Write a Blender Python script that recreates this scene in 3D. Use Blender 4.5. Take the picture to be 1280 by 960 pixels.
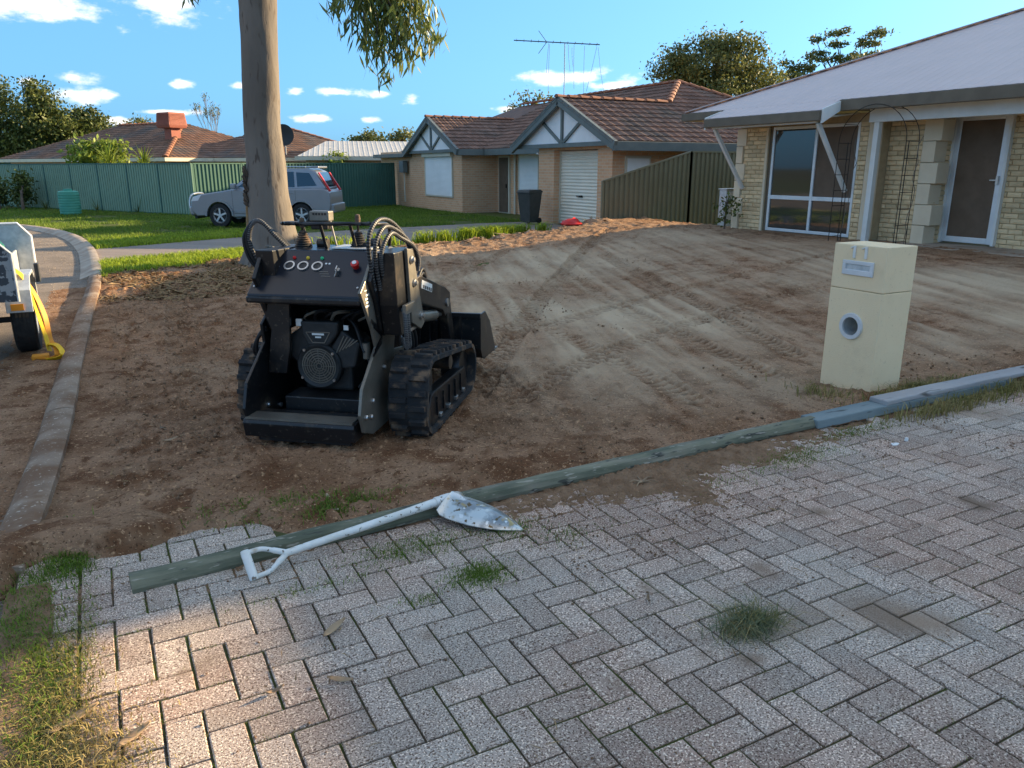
import bpy, bmesh, math, random
import numpy as np
from mathutils import Vector, Matrix, noise as mnoise

for o in list(bpy.data.objects): bpy.data.objects.remove(o)
SC = bpy.context.scene
COL = SC.collection
rnd = random.Random(11)
rad = math.radians

# ------------------------------------------------------------------ camera, sky, sun, exposure
# world X runs from the street to the houses, Y runs along the street away from the camera
HEAD, PITCH, CAMH, FPX = 28.0, 15.7, 1.65, 961.0
cd = bpy.data.cameras.new('camera'); cam = bpy.data.objects.new('camera', cd); COL.objects.link(cam)
cam.location = (0, 0, CAMH); cam.rotation_euler = (rad(90 - PITCH), 0, rad(-HEAD))
cd.sensor_width = 36; cd.lens = 36 * FPX / 1280; cd.clip_start = .05; cd.clip_end = 4000
SC.camera = cam
SUN_AZ, SUN_EL = 88.5, 15.0
SKY_STRENGTH, SUN_STRENGTH, EXPOSURE = 0.14, 2.15, 2.85

W = bpy.data.worlds.new('World'); SC.world = W; W.use_nodes = True
def ray(px, py):
    th = rad(PITCH); x = (px - 640) / FPX; y = -(py - 480) / FPX
    a = (x, math.cos(th) + y * math.sin(th), -math.sin(th) + y * math.cos(th))
    c, s = math.cos(rad(HEAD)), math.sin(rad(HEAD))
    return Vector((a[0] * c + a[1] * s, -a[0] * s + a[1] * c, a[2]))
def gpt(px, py, z=0):
    d = ray(px, py); return d * ((z - CAMH) / d.z) + Vector((0, 0, CAMH))
def proj(p):
    c, s = math.cos(rad(HEAD)), math.sin(rad(HEAD)); th = rad(PITCH)
    x = p[0] * c - p[1] * s; y = p[0] * s + p[1] * c; z = p[2] - CAMH
    zc = y * math.cos(th) - z * math.sin(th); yc = y * math.sin(th) + z * math.cos(th)
    if zc < .05: return None
    return 640 + FPX * x / zc, 480 - FPX * yc / zc, zc
nt = W.node_tree; N = nt.nodes; L = nt.links; N.clear()
def wmath(op, a, b=None, c=None):
    n = N.new('ShaderNodeMath'); n.operation = op
    for i, v in enumerate((a, b, c)):
        if v is None: continue
        if isinstance(v, (int, float)): n.inputs[i].default_value = v
        else: L.new(v, n.inputs[i])
    return n.outputs[0]
sky = N.new('ShaderNodeTexSky'); sky.sky_type = 'NISHITA'; sky.sun_disc = False
sky.sun_elevation = rad(SUN_EL); sky.sun_rotation = rad(SUN_AZ)
sky.altitude = 30; sky.air_density = .6; sky.dust_density = 2.5; sky.ozone_density = 3.0
hs = N.new('ShaderNodeHueSaturation'); hs.inputs['Saturation'].default_value = 1.0
gm = N.new('ShaderNodeGamma'); gm.inputs[1].default_value = .4; L.new(sky.outputs[0], gm.inputs[0])      # softer zenith-to-horizon contrast
tm = N.new('ShaderNodeMix'); tm.data_type = 'RGBA'; tm.blend_type = 'MULTIPLY'; tm.inputs[0].default_value = 1
L.new(gm.outputs[0], tm.inputs[6]); tm.inputs[7].default_value = (.235, .495, .73, 1); L.new(tm.outputs[2], hs.inputs['Color'])
tc = N.new('ShaderNodeTexCoord'); sx = N.new('ShaderNodeSeparateXYZ'); L.new(tc.outputs['Generated'], sx.inputs[0])
az = wmath('SUBTRACT', wmath('ARCTAN2', sx.outputs[0], sx.outputs[1]), rad(HEAD))
az = wmath('WRAP', az, rad(36), rad(-36))          # the same scattered fair-weather clouds all round
el = wmath('ARCSINE', sx.outputs[2])
nz = N.new('ShaderNodeTexNoise'); nz.inputs['Scale'].default_value = 26; nz.inputs['Detail'].default_value = 7
nz.inputs['Roughness'].default_value = .6
mp = N.new('ShaderNodeMapping'); mp.inputs['Scale'].default_value = (1, 1, 2.2)
L.new(tc.outputs['Generated'], mp.inputs[0]); L.new(mp.outputs[0], nz.inputs[0])
clouds = [(50, 4, 105, 24), (215, -2, 62, 34), (92, 96, 46, 8), (36, 101, 22, 7), (102, 120, 50, 10), (228, 105, 16, 7),
          (150, 150, 26, 7), (205, 140, 55, 4), (368, 116, 18, 7), (427, 115, 38, 7), (480, 117, 20, 6), (515, 123, 18, 8),
          (392, 148, 32, 6), (460, 150, 18, 6), (715, 96, 80, 13), (755, 108, 45, 10), (640, 136, 40, 6), (300, 108, 14, 6)]
m = None
for (px, py, rx, ry) in clouds:
    d = ray(px, py).normalized(); a = math.atan2(d.x, d.y) - rad(HEAD); e = math.asin(d.z)
    k = math.cos(a) ** 1.5
    u = wmath('DIVIDE', wmath('SUBTRACT', az, a), rx / FPX * k); v = wmath('DIVIDE', wmath('SUBTRACT', el, e), ry / FPX)
    q = wmath('SUBTRACT', 1.0, wmath('SQRT', wmath('ADD', wmath('MULTIPLY', u, u), wmath('MULTIPLY', v, v))))
    m = q if m is None else wmath('MAXIMUM', m, q)
mm = wmath('ADD', m, wmath('MULTIPLY', wmath('SUBTRACT', nz.outputs[0], .55), 2.6))
mr = N.new('ShaderNodeMapRange'); mr.interpolation_type = 'SMOOTHSTEP'; L.new(mm, mr.inputs[0])
mr.inputs[1].default_value = 0.0; mr.inputs[2].default_value = .85; mr.inputs[3].default_value = 0; mr.inputs[4].default_value = .88
cm = N.new('ShaderNodeMix'); cm.data_type = 'RGBA'; L.new(mr.outputs[0], cm.inputs[0])
L.new(hs.outputs[0], cm.inputs[6]); cm.inputs[7].default_value = (1.7, 1.62, 1.55, 1)
# unseen cumulus field added overhead, its bright cover fills the shade with neutral light
zz = wmath('ADD', wmath('MAXIMUM', sx.outputs[2], 0.0), .10)
cv = N.new('ShaderNodeCombineXYZ'); L.new(wmath('DIVIDE', sx.outputs[0], zz), cv.inputs[0]); L.new(wmath('DIVIDE', sx.outputs[1], zz), cv.inputs[1])
n2 = N.new('ShaderNodeTexNoise'); n2.inputs['Scale'].default_value = 1.7; n2.inputs['Detail'].default_value = 8; n2.inputs['Roughness'].default_value = .55; L.new(cv.outputs[0], n2.inputs['Vector'])
c2 = N.new('ShaderNodeMapRange'); c2.interpolation_type = 'SMOOTHSTEP'; L.new(n2.outputs[0], c2.inputs[0]); c2.inputs[1].default_value = .50; c2.inputs[2].default_value = .60
fd = N.new('ShaderNodeMapRange'); fd.interpolation_type = 'SMOOTHSTEP'; L.new(el, fd.inputs[0]); fd.inputs[1].default_value = rad(11); fd.inputs[2].default_value = rad(17)
cm2 = N.new('ShaderNodeMix'); cm2.data_type = 'RGBA'; L.new(wmath('MULTIPLY', wmath('MULTIPLY', c2.outputs[0], fd.outputs[0]), .9), cm2.inputs[0])
L.new(cm.outputs[2], cm2.inputs[6]); cm2.inputs[7].default_value = (1.85, 1.70, 1.52, 1)
bg = N.new('ShaderNodeBackground'); bg.inputs[1].default_value = SKY_STRENGTH; L.new(cm2.outputs[2], bg.inputs[0])
wo = N.new('ShaderNodeOutputWorld'); L.new(bg.outputs[0], wo.inputs[0])

sd = bpy.data.lights.new('sun', 'SUN'); sun = bpy.data.objects.new('sun', sd); COL.objects.link(sun)
sd.energy = SUN_STRENGTH; sd.angle = rad(.6); sd.color = (1, .76, .45)
SDIR = Vector((math.sin(rad(SUN_AZ)) * math.cos(rad(SUN_EL)), math.cos(rad(SUN_AZ)) * math.cos(rad(SUN_EL)), math.sin(rad(SUN_EL))))
sun.rotation_euler = SDIR.to_track_quat('Z', 'Y').to_euler(); sun.location = (30, 0, 30)
SC.view_settings.view_transform = 'Standard'; SC.view_settings.look = 'None'
SC.view_settings.exposure = EXPOSURE; SC.view_settings.gamma = 1; SC.view_settings.use_curve_mapping = False

# ------------------------------------------------------------------ mesh helpers
class MB:
    def __init__(s): s.v = []; s.f = []; s.m = None
    def pt(s, p):
        p = Vector(p)
        if s.m is not None: p = s.m @ p
        s.v.append((p.x, p.y, p.z)); return len(s.v) - 1
    def face(s, pts): s.f.append([s.pt(p) for p in pts]); return s
    def box(s, a, b):
        x0, y0, z0 = a; x1, y1, z1 = b
        return s.hexa([(x0, y0, z0), (x1, y0, z0), (x1, y1, z0), (x0, y1, z0), (x0, y0, z1), (x1, y0, z1), (x1, y1, z1), (x0, y1, z1)])
    def hexa(s, p):
        i = [s.pt(q) for q in p]
        for f in ((0, 3, 2, 1), (4, 5, 6, 7), (0, 1, 5, 4), (1, 2, 6, 5), (2, 3, 7, 6), (3, 0, 4, 7)): s.f.append([i[k] for k in f])
        return s
    def beam(s, a, b, w, t, up=(0, 0, 1)):
        a = Vector(a); b = Vector(b); d = (b - a).normalized(); up = Vector(up)
        if abs(d.dot(up)) > .98: up = Vector((0, 1, 0))
        sd_ = d.cross(up).normalized(); u = sd_.cross(d).normalized(); x = sd_ * (w / 2); y = u * (t / 2)
        return s.hexa([a - x - y, a + x - y, b + x - y, b - x - y, a - x + y, a + x + y, b + x + y, b - x + y])
    def prism(s, poly, ax, lo, hi):
        def mk(p, h): q = list(p); q.insert(ax, h); return q
        a = [s.pt(mk(p, lo)) for p in poly]; b = [s.pt(mk(p, hi)) for p in poly]; n = len(poly)
        s.f.append(a[::-1]); s.f.append(b)
        for i in range(n): j = (i + 1) % n; s.f.append([a[i], a[j], b[j], b[i]])
        return s
    def tube(s, pts, r, n=8, caps=True):
        pts = [Vector(p) for p in pts]; k = len(pts); rs = r if isinstance(r, (list, tuple)) else [r] * k
        rings = []; ref = None
        for i, p in enumerate(pts):
            d = (pts[min(i + 1, k - 1)] - pts[max(i - 1, 0)])
            d = d.normalized() if d.length > 1e-9 else Vector((0, 0, 1))
            if ref is None: ref = Vector((0, 0, 1)) if abs(d.z) < .9 else Vector((1, 0, 0))
            x = d.cross(ref)
            if x.length < 1e-6: x = d.cross(Vector((0, 1, 0)))
            x.normalize(); y = d.cross(x).normalized(); ref = x.cross(d) if False else ref
            rings.append([s.pt(p + x * (math.cos(2 * math.pi * q / n) * rs[i]) + y * (math.sin(2 * math.pi * q / n) * rs[i])) for q in range(n)])
        for i in range(k - 1):
            for q in range(n):
                w = (q + 1) % n; s.f.append([rings[i][q], rings[i][w], rings[i + 1][w], rings[i + 1][q]])
        if caps: s.f.append(rings[0][::-1]); s.f.append(rings[-1])
        return s
    def lathe(s, prof, c=(0, 0, 0), ax=2, n=24, closed=True):
        c = Vector(c); rings = []
        for (r, h) in prof:
            ring = []
            for q in range(n):
                a = 2 * math.pi * q / n; u, w = math.cos(a) * r, math.sin(a) * r
                p = [u, w]; p.insert(ax, h); ring.append(s.pt(c + Vector(p)))
            rings.append(ring)
        for i in range(len(rings) - 1):
            for q in range(n):
                w = (q + 1) % n; s.f.append([rings[i][q], rings[i][w], rings[i + 1][w], rings[i + 1][q]])
        if closed: s.f.append(rings[0][::-1]); s.f.append(rings[-1])
        return s
    def build(s, name, mat, parent=None, bev=0, smooth=None, seg=2, recalc=True):
        return obj(name, mesh(name, s.v, s.f, mat, smooth, recalc), parent, bev, seg)
def mesh(name, v, f, mat, smooth=None, recalc=True):
    me = bpy.data.meshes.new(name); me.from_pydata(v, [], f); me.update()
    if recalc and len(f) < 60000:
        b = bmesh.new(); b.from_mesh(me); bmesh.ops.recalc_face_normals(b, faces=b.faces); b.to_mesh(me); b.free()
    if mat is not None: me.materials.append(mat)
    if smooth is not None:
        me.shade_smooth(); me.set_sharp_from_angle(angle=rad(smooth))
    return me
def obj(name, me, parent=None, bev=0, seg=2):
    o = bpy.data.objects.new(name, me); COL.objects.link(o)
    if parent is not None: o.parent = parent
    if bev:
        md = o.modifiers.new('bevel', 'BEVEL'); md.width = bev; md.segments = seg; md.limit_method = 'ANGLE'; md.angle_limit = rad(35)
        md.harden_normals = False
    return o
def tag(o, label=None, cat=None, group=None, kind=None):
    if label: o['label'] = label
    if cat: o['category'] = cat
    if group: o['group'] = group
    if kind: o['kind'] = kind
    return o
def thing(name, label, cat, loc=(0, 0, 0), rz=0, group=None):
    o = bpy.data.objects.new(name, None); COL.objects.link(o); o.location = loc; o.rotation_euler = (0, 0, rz)
    o.empty_display_size = .2
    return tag(o, label, cat, group)
def dup(root, loc=None, rz=None, label=None, scale=None):
    r = root.copy(); COL.objects.link(r)
    if loc is not None: r.location = loc
    if rz is not None: r.rotation_euler = (0, 0, rz)
    if label: r['label'] = label
    if scale: r.scale = scale
    for ch in list(root.children):
        c = ch.copy(); COL.objects.link(c); c.parent = r
        for g in ch.children:
            d = g.copy(); COL.objects.link(d); d.parent = c
    return r
# numpy fractal noise on arrays
def _lat(seed): return np.random.RandomState(seed).rand(256, 256)
_LT = {}
def vnoise(x, y, seed=0):
    T = _LT.setdefault(seed, _lat(seed)); xi = np.floor(x).astype(int); yi = np.floor(y).astype(int)
    fx = x - xi; fy = y - yi; fx = fx * fx * (3 - 2 * fx); fy = fy * fy * (3 - 2 * fy)
    a = T[xi % 256, yi % 256]; b = T[(xi + 1) % 256, yi % 256]; c = T[xi % 256, (yi + 1) % 256]; d = T[(xi + 1) % 256, (yi + 1) % 256]
    return (a * (1 - fx) + b * fx) * (1 - fy) + (c * (1 - fx) + d * fx) * fy
def fbm(x, y, oct=4, seed=0, g=.5):
    t = 0; a = 1; n = 0
    for i in range(oct):
        t = t + a * vnoise(x * 2 ** i + 17.3 * i, y * 2 ** i + 9.1 * i, seed + i); n += a; a *= g
    return t / n
def sstep(a, b, x):
    t = np.clip((x - a) / (b - a), 0, 1); return t * t * (3 - 2 * t)

# ------------------------------------------------------------------ materials
def mat(name, c1, c2=None, scale=4, detail=6, rough=.8, bump=0, bscale=60, metal=0, spec=.35, rand=0, contrast=(.3, .7),
        c3=None, scale3=.7, con3=(.45, .65), speck=None, stretch=None, obj_coords=False, trans=0, coat=0, bdist=.01):
    M = bpy.data.materials.new(name); M.use_nodes = True; t = M.node_tree; n = t.nodes; l = t.links
    P = n['Principled BSDF']; P.inputs['Roughness'].default_value = rough; P.inputs['Metallic'].default_value = metal
    P.inputs['Specular IOR Level'].default_value = spec
    if coat: P.inputs['Coat Weight'].default_value = coat; P.inputs['Coat Roughness'].default_value = .12
    if obj_coords: pos = n.new('ShaderNodeTexCoord').outputs['Object']
    else: pos = n.new('ShaderNodeNewGeometry').outputs['Position']
    if stretch:
        mpn = n.new('ShaderNodeMapping'); mpn.inputs['Scale'].default_value = stretch; l.new(pos, mpn.inputs[0]); pos = mpn.outputs[0]
    def nz(sc, de=5, ro=.6):
        q = n.new('ShaderNodeTexNoise'); q.inputs['Scale'].default_value = sc; q.inputs['Detail'].default_value = de
        q.inputs['Roughness'].default_value = ro; l.new(pos, q.inputs['Vector']); return q.outputs[0]
    def ramp(f, a, b):
        q = n.new('ShaderNodeMapRange'); q.interpolation_type = 'SMOOTHSTEP'; l.new(f, q.inputs[0]); q.inputs[1].default_value = a; q.inputs[2].default_value = b; return q.outputs[0]
    def mix(f, a, b, bt='MIX'):
        q = n.new('ShaderNodeMix'); q.data_type = 'RGBA'; q.blend_type = bt
        for i, w in ((0, f), (6, a), (7, b)):
            if isinstance(w, tuple): q.inputs[i].default_value = (*w, 1)
            elif isinstance(w, (int, float)): q.inputs[i].default_value = w
            else: l.new(w, q.inputs[i])
        return q.outputs[2]
    col = c1
    if c2: col = mix(ramp(nz(scale, detail), *contrast), c1, c2)
    if c3: col = mix(ramp(nz(scale3, 4), *con3), col, c3)
    if speck:    # (scale, colour, low, high)
        for (ss, sc_, a, b) in speck: col = mix(ramp(nz(ss, 2 if ss < 100 else 1, .5), a, b), col, sc_)
    if rand:
        g = n.new('ShaderNodeNewGeometry').outputs['Random Per Island']; oi = n.new('ShaderNodeObjectInfo').outputs['Random']
        ad = n.new('ShaderNodeMath'); ad.operation = 'ADD'; l.new(g, ad.inputs[0]); l.new(oi, ad.inputs[1])
        fr = n.new('ShaderNodeMath'); fr.operation = 'FRACT'; l.new(ad.outputs[0], fr.inputs[0])
        mrn = n.new('ShaderNodeMapRange'); l.new(fr.outputs[0], mrn.inputs[0]); mrn.inputs[3].default_value = 1 - rand; mrn.inputs[4].default_value = 1 + rand
        hsn = n.new('ShaderNodeHueSaturation'); l.new(mrn.outputs[0], hsn.inputs['Value'])
        if isinstance(col, tuple): hsn.inputs['Color'].default_value = (*col, 1)
        else: l.new(col, hsn.inputs['Color'])
        col = hsn.outputs[0]
    if isinstance(col, tuple): P.inputs['Base Color'].default_value = (*col, 1)
    else: l.new(col, P.inputs['Base Color'])
    if bump:
        bn = n.new('ShaderNodeBump'); bn.inputs['Strength'].default_value = bump; bn.inputs['Distance'].default_value = bdist
        l.new(nz(bscale, 5, .65), bn.inputs['Height']); l.new(bn.outputs[0], P.inputs['Normal'])
    if trans:
        tr = n.new('ShaderNodeBsdfTranslucent'); ms = n.new('ShaderNodeMixShader'); ms.inputs[0].default_value = trans
        if isinstance(col, tuple): tr.inputs[0].default_value = (*col, 1)
        else: l.new(col, tr.inputs[0])
        l.new(P.outputs[0], ms.inputs[1]); l.new(tr.outputs[0], ms.inputs[2]); l.new(ms.outputs[0], n['Material Output'].inputs[0])
    return M
def brickmat(name, c1, c2, mortar, bw=.24, rh=.086, ms=.010, bump=.6):
    M = bpy.data.materials.new(name); M.use_nodes = True; t = M.node_tree; n = t.nodes; l = t.links; P = n['Principled BSDF']
    P.inputs['Roughness'].default_value = .9; P.inputs['Specular IOR Level'].default_value = .2
    g = n.new('ShaderNodeNewGeometry'); s = n.new('ShaderNodeSeparateXYZ'); l.new(g.outputs['Position'], s.inputs[0])
    a = n.new('ShaderNodeMath'); l.new(s.outputs[0], a.inputs[0]); l.new(s.outputs[1], a.inputs[1])
    c = n.new('ShaderNodeCombineXYZ'); l.new(a.outputs[0], c.inputs[0]); l.new(s.outputs[2], c.inputs[1])
    b = n.new('ShaderNodeTexBrick'); l.new(c.outputs[0], b.inputs['Vector']); b.inputs['Scale'].default_value = 1
    b.inputs['Brick Width'].default_value = bw; b.inputs['Row Height'].default_value = rh; b.inputs['Mortar Size'].default_value = ms
    b.inputs['Color1'].default_value = (*c1, 1); b.inputs['Color2'].default_value = (*c2, 1); b.inputs['Mortar'].default_value = (*mortar, 1)
    nz = n.new('ShaderNodeTexNoise'); nz.inputs['Scale'].default_value = 1.3; nz.inputs['Detail'].default_value = 8; l.new(g.outputs['Position'], nz.inputs[0])
    mx = n.new('ShaderNodeMix'); mx.data_type = 'RGBA'; mx.blend_type = 'MULTIPLY'; mx.inputs[0].default_value = .5
    l.new(b.outputs[0], mx.inputs[6]); l.new(nz.outputs[0], mx.inputs[7])
    gm = n.new('ShaderNodeMix'); gm.data_type = 'RGBA'; gm.blend_type = 'MIX'; gm.inputs[0].default_value = .35
    l.new(b.outputs[0], gm.inputs[6]); l.new(mx.outputs[2], gm.inputs[7]); l.new(gm.outputs[2], P.inputs['Base Color'])
    bp = n.new('ShaderNodeBump'); bp.invert = True; bp.inputs['Strength'].default_value = bump; bp.inputs['Distance'].default_value = .008
    l.new(b.outputs['Fac'], bp.inputs['Height']); l.new(bp.outputs[0], P.inputs['Normal'])
    return M
def glassmat(name, tint=(.02, .025, .03), rough=.03):
    return mat(name, tint, rough=rough, spec=1.0)

m_paver = mat('paver', (.39, .25, .185), (.46, .325, .25), scale=9, rough=.92, bump=.9, bscale=260, rand=.17, spec=.25,
              c3=(.46, .39, .325), scale3=.45, con3=(.42, .6), speck=[(165, (.14, .085, .058), .54, .60), (140, (.84, .68, .53), .595, .64), (3.1, (.23, .155, .105), .60, .78), (.9, (.29, .20, .135), .58, .74)], bdist=.006)
m_joint = mat('paver_joint', (.05, .036, .022), (.09, .063, .035), scale=30, rough=1, c3=(.06, .07, .014), scale3=2.6, con3=(.46, .58), bump=.6, bscale=150)
m_dirt = mat('dirt', (.24, .128, .068), (.365, .215, .126), scale=1.9, detail=12, rough=1, spec=.1, bump=1.0, bscale=46, contrast=(.35, .65),
             c3=(.36, .235, .145), scale3=.42, con3=(.50, .68), speck=[(3.5, (.17, .08, .039), .48, .68), (11, (.15, .072, .036), .54, .74), (65, (.09, .045, .023), .57, .70), (34, (.52, .31, .17), .60, .74), (90, (.60, .38, .22), .63, .72)], bdist=.03)  # fine dark specks also stand in for the shadows between clods
m_soil = mat('loose_soil', (.20, .115, .064), (.31, .195, .118), scale=8, detail=8, rough=1, spec=.1, bump=1, bscale=60, bdist=.02)
m_ground = mat('ground', (.06, .075, .02), (.10, .085, .04), scale=.4, rough=1, spec=.1)
m_lawnbase = mat('lawn_soil', (.06, .085, .02), (.11, .11, .035), scale=2.2, rough=1, spec=.1, bump=.8, bscale=30)
m_asphalt = mat('asphalt', (.17, .13, .095), (.27, .21, .155), scale=2.0, detail=10, rough=.95, spec=.25, bump=.9, bscale=120, speck=[(150, (.36, .32, .28), .6, .7), (110, (.045, .04, .036), .58, .68)], bdist=.01)
m_kerbdirty = mat('kerb_dirty', (.20, .135, .09), (.30, .22, .155), scale=4, rough=.95, bump=.6, bscale=60, c3=(.17, .095, .052), scale3=2.6, con3=(.42, .62), speck=[(40, (.40, .32, .24), .62, .7)])
m_conc = mat('kerb_concrete', (.34, .265, .20), (.44, .36, .275), scale=3, rough=.95, bump=.5, bscale=70, c3=(.24, .165, .11), scale3=2.3, con3=(.45, .75))
m_grass = mat('grass_blade', (.22, .31, .02), (.32, .39, .035), scale=1.2, rough=.6, spec=.3, rand=.35, trans=.45)
m_dgrass = mat('lawn_blade', (.10, .17, .018), (.17, .23, .03), scale=.6, rough=.65, spec=.25, rand=.35, trans=.35)
m_drygrass = mat('dry_grass', (.36, .27, .12), (.19, .18, .05), scale=3.5, rough=.8, spec=.2, rand=.3, trans=.3)
m_straw = mat('straw', (.30, .20, .10), (.20, .125, .06), scale=4, rough=.9, spec=.15, rand=.35)
m_deadleaf = mat('dead_leaf', (.34, .24, .14), (.22, .14, .08), scale=9, rough=.7, rand=.3)
m_pave2 = brickmat('neighbour_paving', (.25, .20, .17), (.30, .25, .21), (.12, .10, .075), .23, .115, .012, .4)

m_brickm = brickmat('salmon_brick', (.66, .35, .185), (.74, .42, .235), (.66, .49, .33))
m_tile = mat('roof_tile', (.135, .070, .045), (.195, .105, .07), scale=2.2, rough=.75, rand=.28, bump=.3, bscale=60, c3=(.10, .075, .055), scale3=.6, con3=(.5, .75))
m_ridge = mat('ridge_tile', (.30, .125, .065), (.22, .09, .05), scale=5, rough=.8, rand=.2)
m_tile_l = mat('roof_tile_left', (.15, .08, .05), (.22, .115, .07), scale=1.2, rough=.8, rand=.25, c3=(.12, .095, .08), scale3=.5, con3=(.45, .7))
m_trimgrey = mat('trim_grey_green', (.115, .135, .125), (.15, .165, .15), scale=3, rough=.55)
m_white = mat('white_board', (.80, .79, .77), (.74, .73, .71), scale=2, rough=.7)
m_cream = mat('cream_paint', (.62, .56, .43), (.55, .49, .37), scale=2, rough=.6)
m_shutter = mat('white_shutter', (.80, .79, .75), (.74, .73, .69), scale=1.5, rough=.45)
m_rollerdoor = mat('roller_door', (.78, .70, .56), (.72, .64, .50), scale=1.5, rough=.5)
m_binm = mat('bin_plastic', (.04, .042, .036), (.055, .056, .048), scale=6, rough=.5)
m_brick11 = mat('cream_brick', (.76, .565, .33), (.66, .475, .265), scale=5, rough=.92, rand=.20, bump=.9, bscale=55, spec=.2, bdist=.012)
m_mortar = mat('mortar', (.46, .345, .20), (.38, .28, .16), scale=9, rough=1, bump=.4, bscale=90)
m_quoin = mat('quoin_render', (.74, .61, .43), (.68, .55, .38), scale=3, rough=.9, bump=.5, bscale=70)
m_metalroof = mat('metal_roof', (.60, .48, .44), (.56, .45, .41), scale=1.3, rough=.55, metal=.0, spec=.4)
m_gutter = mat('bronze_gutter', (.16, .125, .085), (.125, .097, .066), scale=3, rough=.5, metal=.2)
m_whitepaint = mat('white_paint', (.74, .72, .67), (.66, .64, .58), scale=3, rough=.55)
m_screen = mat('security_screen', (.15, .10, .065), (.12, .08, .05), scale=4, rough=.7, bump=.2, bscale=400)
m_alum = mat('aluminium_frame', (.72, .72, .71), (.64, .64, .63), scale=5, rough=.4, metal=.3)
m_glass = glassmat('window_glass', (.045, .040, .035), .04)
m_blackiron = mat('black_iron', (.02, .018, .016), (.05, .032, .02), scale=20, rough=.65, metal=.4)
m_fencegrn = mat('fence_green', (.20, .29, .20), (.22, .32, .22), scale=1.2, rough=.55, metal=.1)
m_fencedk = mat('fence_shade_post_green', (.05, .125, .095), (.06, .145, .11), scale=1.2, rough=.5, metal=.1)  # the unlit run's shade is put into this darker green; posts share it
m_fencegry = mat('fence_grey_green', (.18, .165, .10), (.20, .185, .115), scale=1.2, rough=.5, metal=.1)
m_bark = mat('gum_bark', (.125, .105, .085), (.185, .158, .13), scale=1.6, detail=8, rough=.95, bump=.8, bscale=9, stretch=(1, 1, .28),
             c3=(.11, .09, .07), scale3=1.1, con3=(.52, .66), speck=[(11, (.09, .07, .055), .6, .7)], bdist=.02)
m_bark2 = mat('rough_bark', (.07, .05, .035), (.12, .09, .065), scale=4, rough=1, bump=1, bscale=16)
m_gumleaf = mat('gum_leaf', (.10, .135, .025), (.20, .22, .05), scale=2.5, rough=.45, spec=.4, rand=.4, trans=.3)
m_leafA = mat('dense_leaf', (.065, .09, .02), (.13, .145, .032), scale=.8, rough=.55, rand=.4, trans=.25)
m_leafB = mat('olive_leaf', (.10, .115, .03), (.17, .17, .05), scale=.8, rough=.6, rand=.4, trans=.3)
m_leafC = mat('bright_leaf', (.14, .20, .025), (.22, .27, .04), scale=1.5, rough=.5, rand=.3, trans=.35)
m_blackpaint = mat('black_paint', (.006, .007, .008), (.012, .012, .013), scale=3, rough=.34, spec=.4, bump=.06, bscale=90, c3=(.10, .07, .046), scale3=4.5, con3=(.53, .80), speck=[(38, (.055, .045, .035), .62, .70)])
m_navy = mat('panel_enamel', (.004, .007, .013), (.007, .010, .017), scale=3, rough=.3, spec=.42)
m_platesil = mat('scuffed_steel', (.15, .135, .11), (.22, .20, .165), scale=6, rough=.40, metal=.45, bump=.15, bscale=60, c3=(.13, .12, .10), scale3=3.2, con3=(.55, .75))
m_rubber = mat('track_rubber', (.016, .017, .019), (.03, .028, .026), scale=12, rough=.85, bump=.4, bscale=60, c3=(.17, .105, .062), scale3=8, con3=(.48, .68))
m_steel = mat('bright_steel', (.55, .54, .52), (.42, .41, .39), scale=20, rough=.3, metal=.9)
m_hose = mat('rubber_hose', (.012, .012, .013), rough=.5)
m_spiral = mat('hose_guard', (.16, .15, .14), (.08, .08, .08), scale=30, rough=.45)
m_engine = mat('engine_casting', (.018, .019, .019), (.035, .034, .032), scale=14, rough=.55)
m_red = mat('red_plastic', (.55, .02, .015), rough=.4)
m_yel = mat('yellow_lamp', (.6, .42, .03), rough=.4)
m_grnl = mat('green_lamp', (.03, .45, .18), rough=.4)
m_sticker = mat('white_sticker', (.75, .74, .70), rough=.5)
m_mail = mat('mailbox_render', (.88, .68, .42), (.84, .645, .395), scale=2.6, rough=.92, bump=.5, bscale=140, c3=(.76, .57, .345), scale3=3.5, con3=(.52, .75), speck=[(60, (.72, .54, .33), .64, .76)])
m_mailtop = m_mail
m_timber = mat('treated_pine', (.075, .085, .055), (.21, .20, .135), scale=9, rough=.85, bump=.7, bscale=22, stretch=(.22, 1, 1), c3=(.28, .235, .18), scale3=3.5, con3=(.52, .68), speck=[(30, (.05, .05, .04), .58, .66), (60, (.30, .27, .21), .6, .7)])
m_timberB = mat('weathered_sleeper', (.135, .18, .19), (.205, .245, .245), scale=4, rough=.85, bump=.7, bscale=26, stretch=(.2, 1, 1), speck=[(16, (.07, .08, .08), .6, .72)])
m_timberC = mat('silvered_sleeper', (.27, .255, .245), (.36, .345, .335), scale=4, rough=.8, bump=.7, bscale=26, stretch=(.2, 1, 1), speck=[(16, (.11, .10, .09), .6, .72)])
m_shovelw = mat('white_enamel', (.74, .73, .69), (.62, .60, .54), scale=8, rough=.45, spec=.5, speck=[(46, (.16, .12, .08), .63, .69), (13, (.42, .34, .24), .60, .74)])
m_blade = mat('shovel_blade', (.60, .60, .56), (.26, .27, .27), scale=7, rough=.32, metal=.5, spec=.5, contrast=(.44, .56), speck=[(40, (.13, .085, .035), .60, .68), (14, (.40, .29, .11), .60, .70), (25, (.75, .74, .70), .62, .68)])
m_gal = mat('galvanised', (.42, .44, .44), (.58, .59, .58), scale=16, rough=.45, metal=.4)
m_checker = mat('mottled_plate', (.055, .06, .065), (.30, .30, .29), scale=15, rough=.5, metal=.3, contrast=(.47, .53), detail=3)
m_tyre = mat('tyre', (.015, .016, .017), (.03, .029, .028), scale=20, rough=.8)
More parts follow.
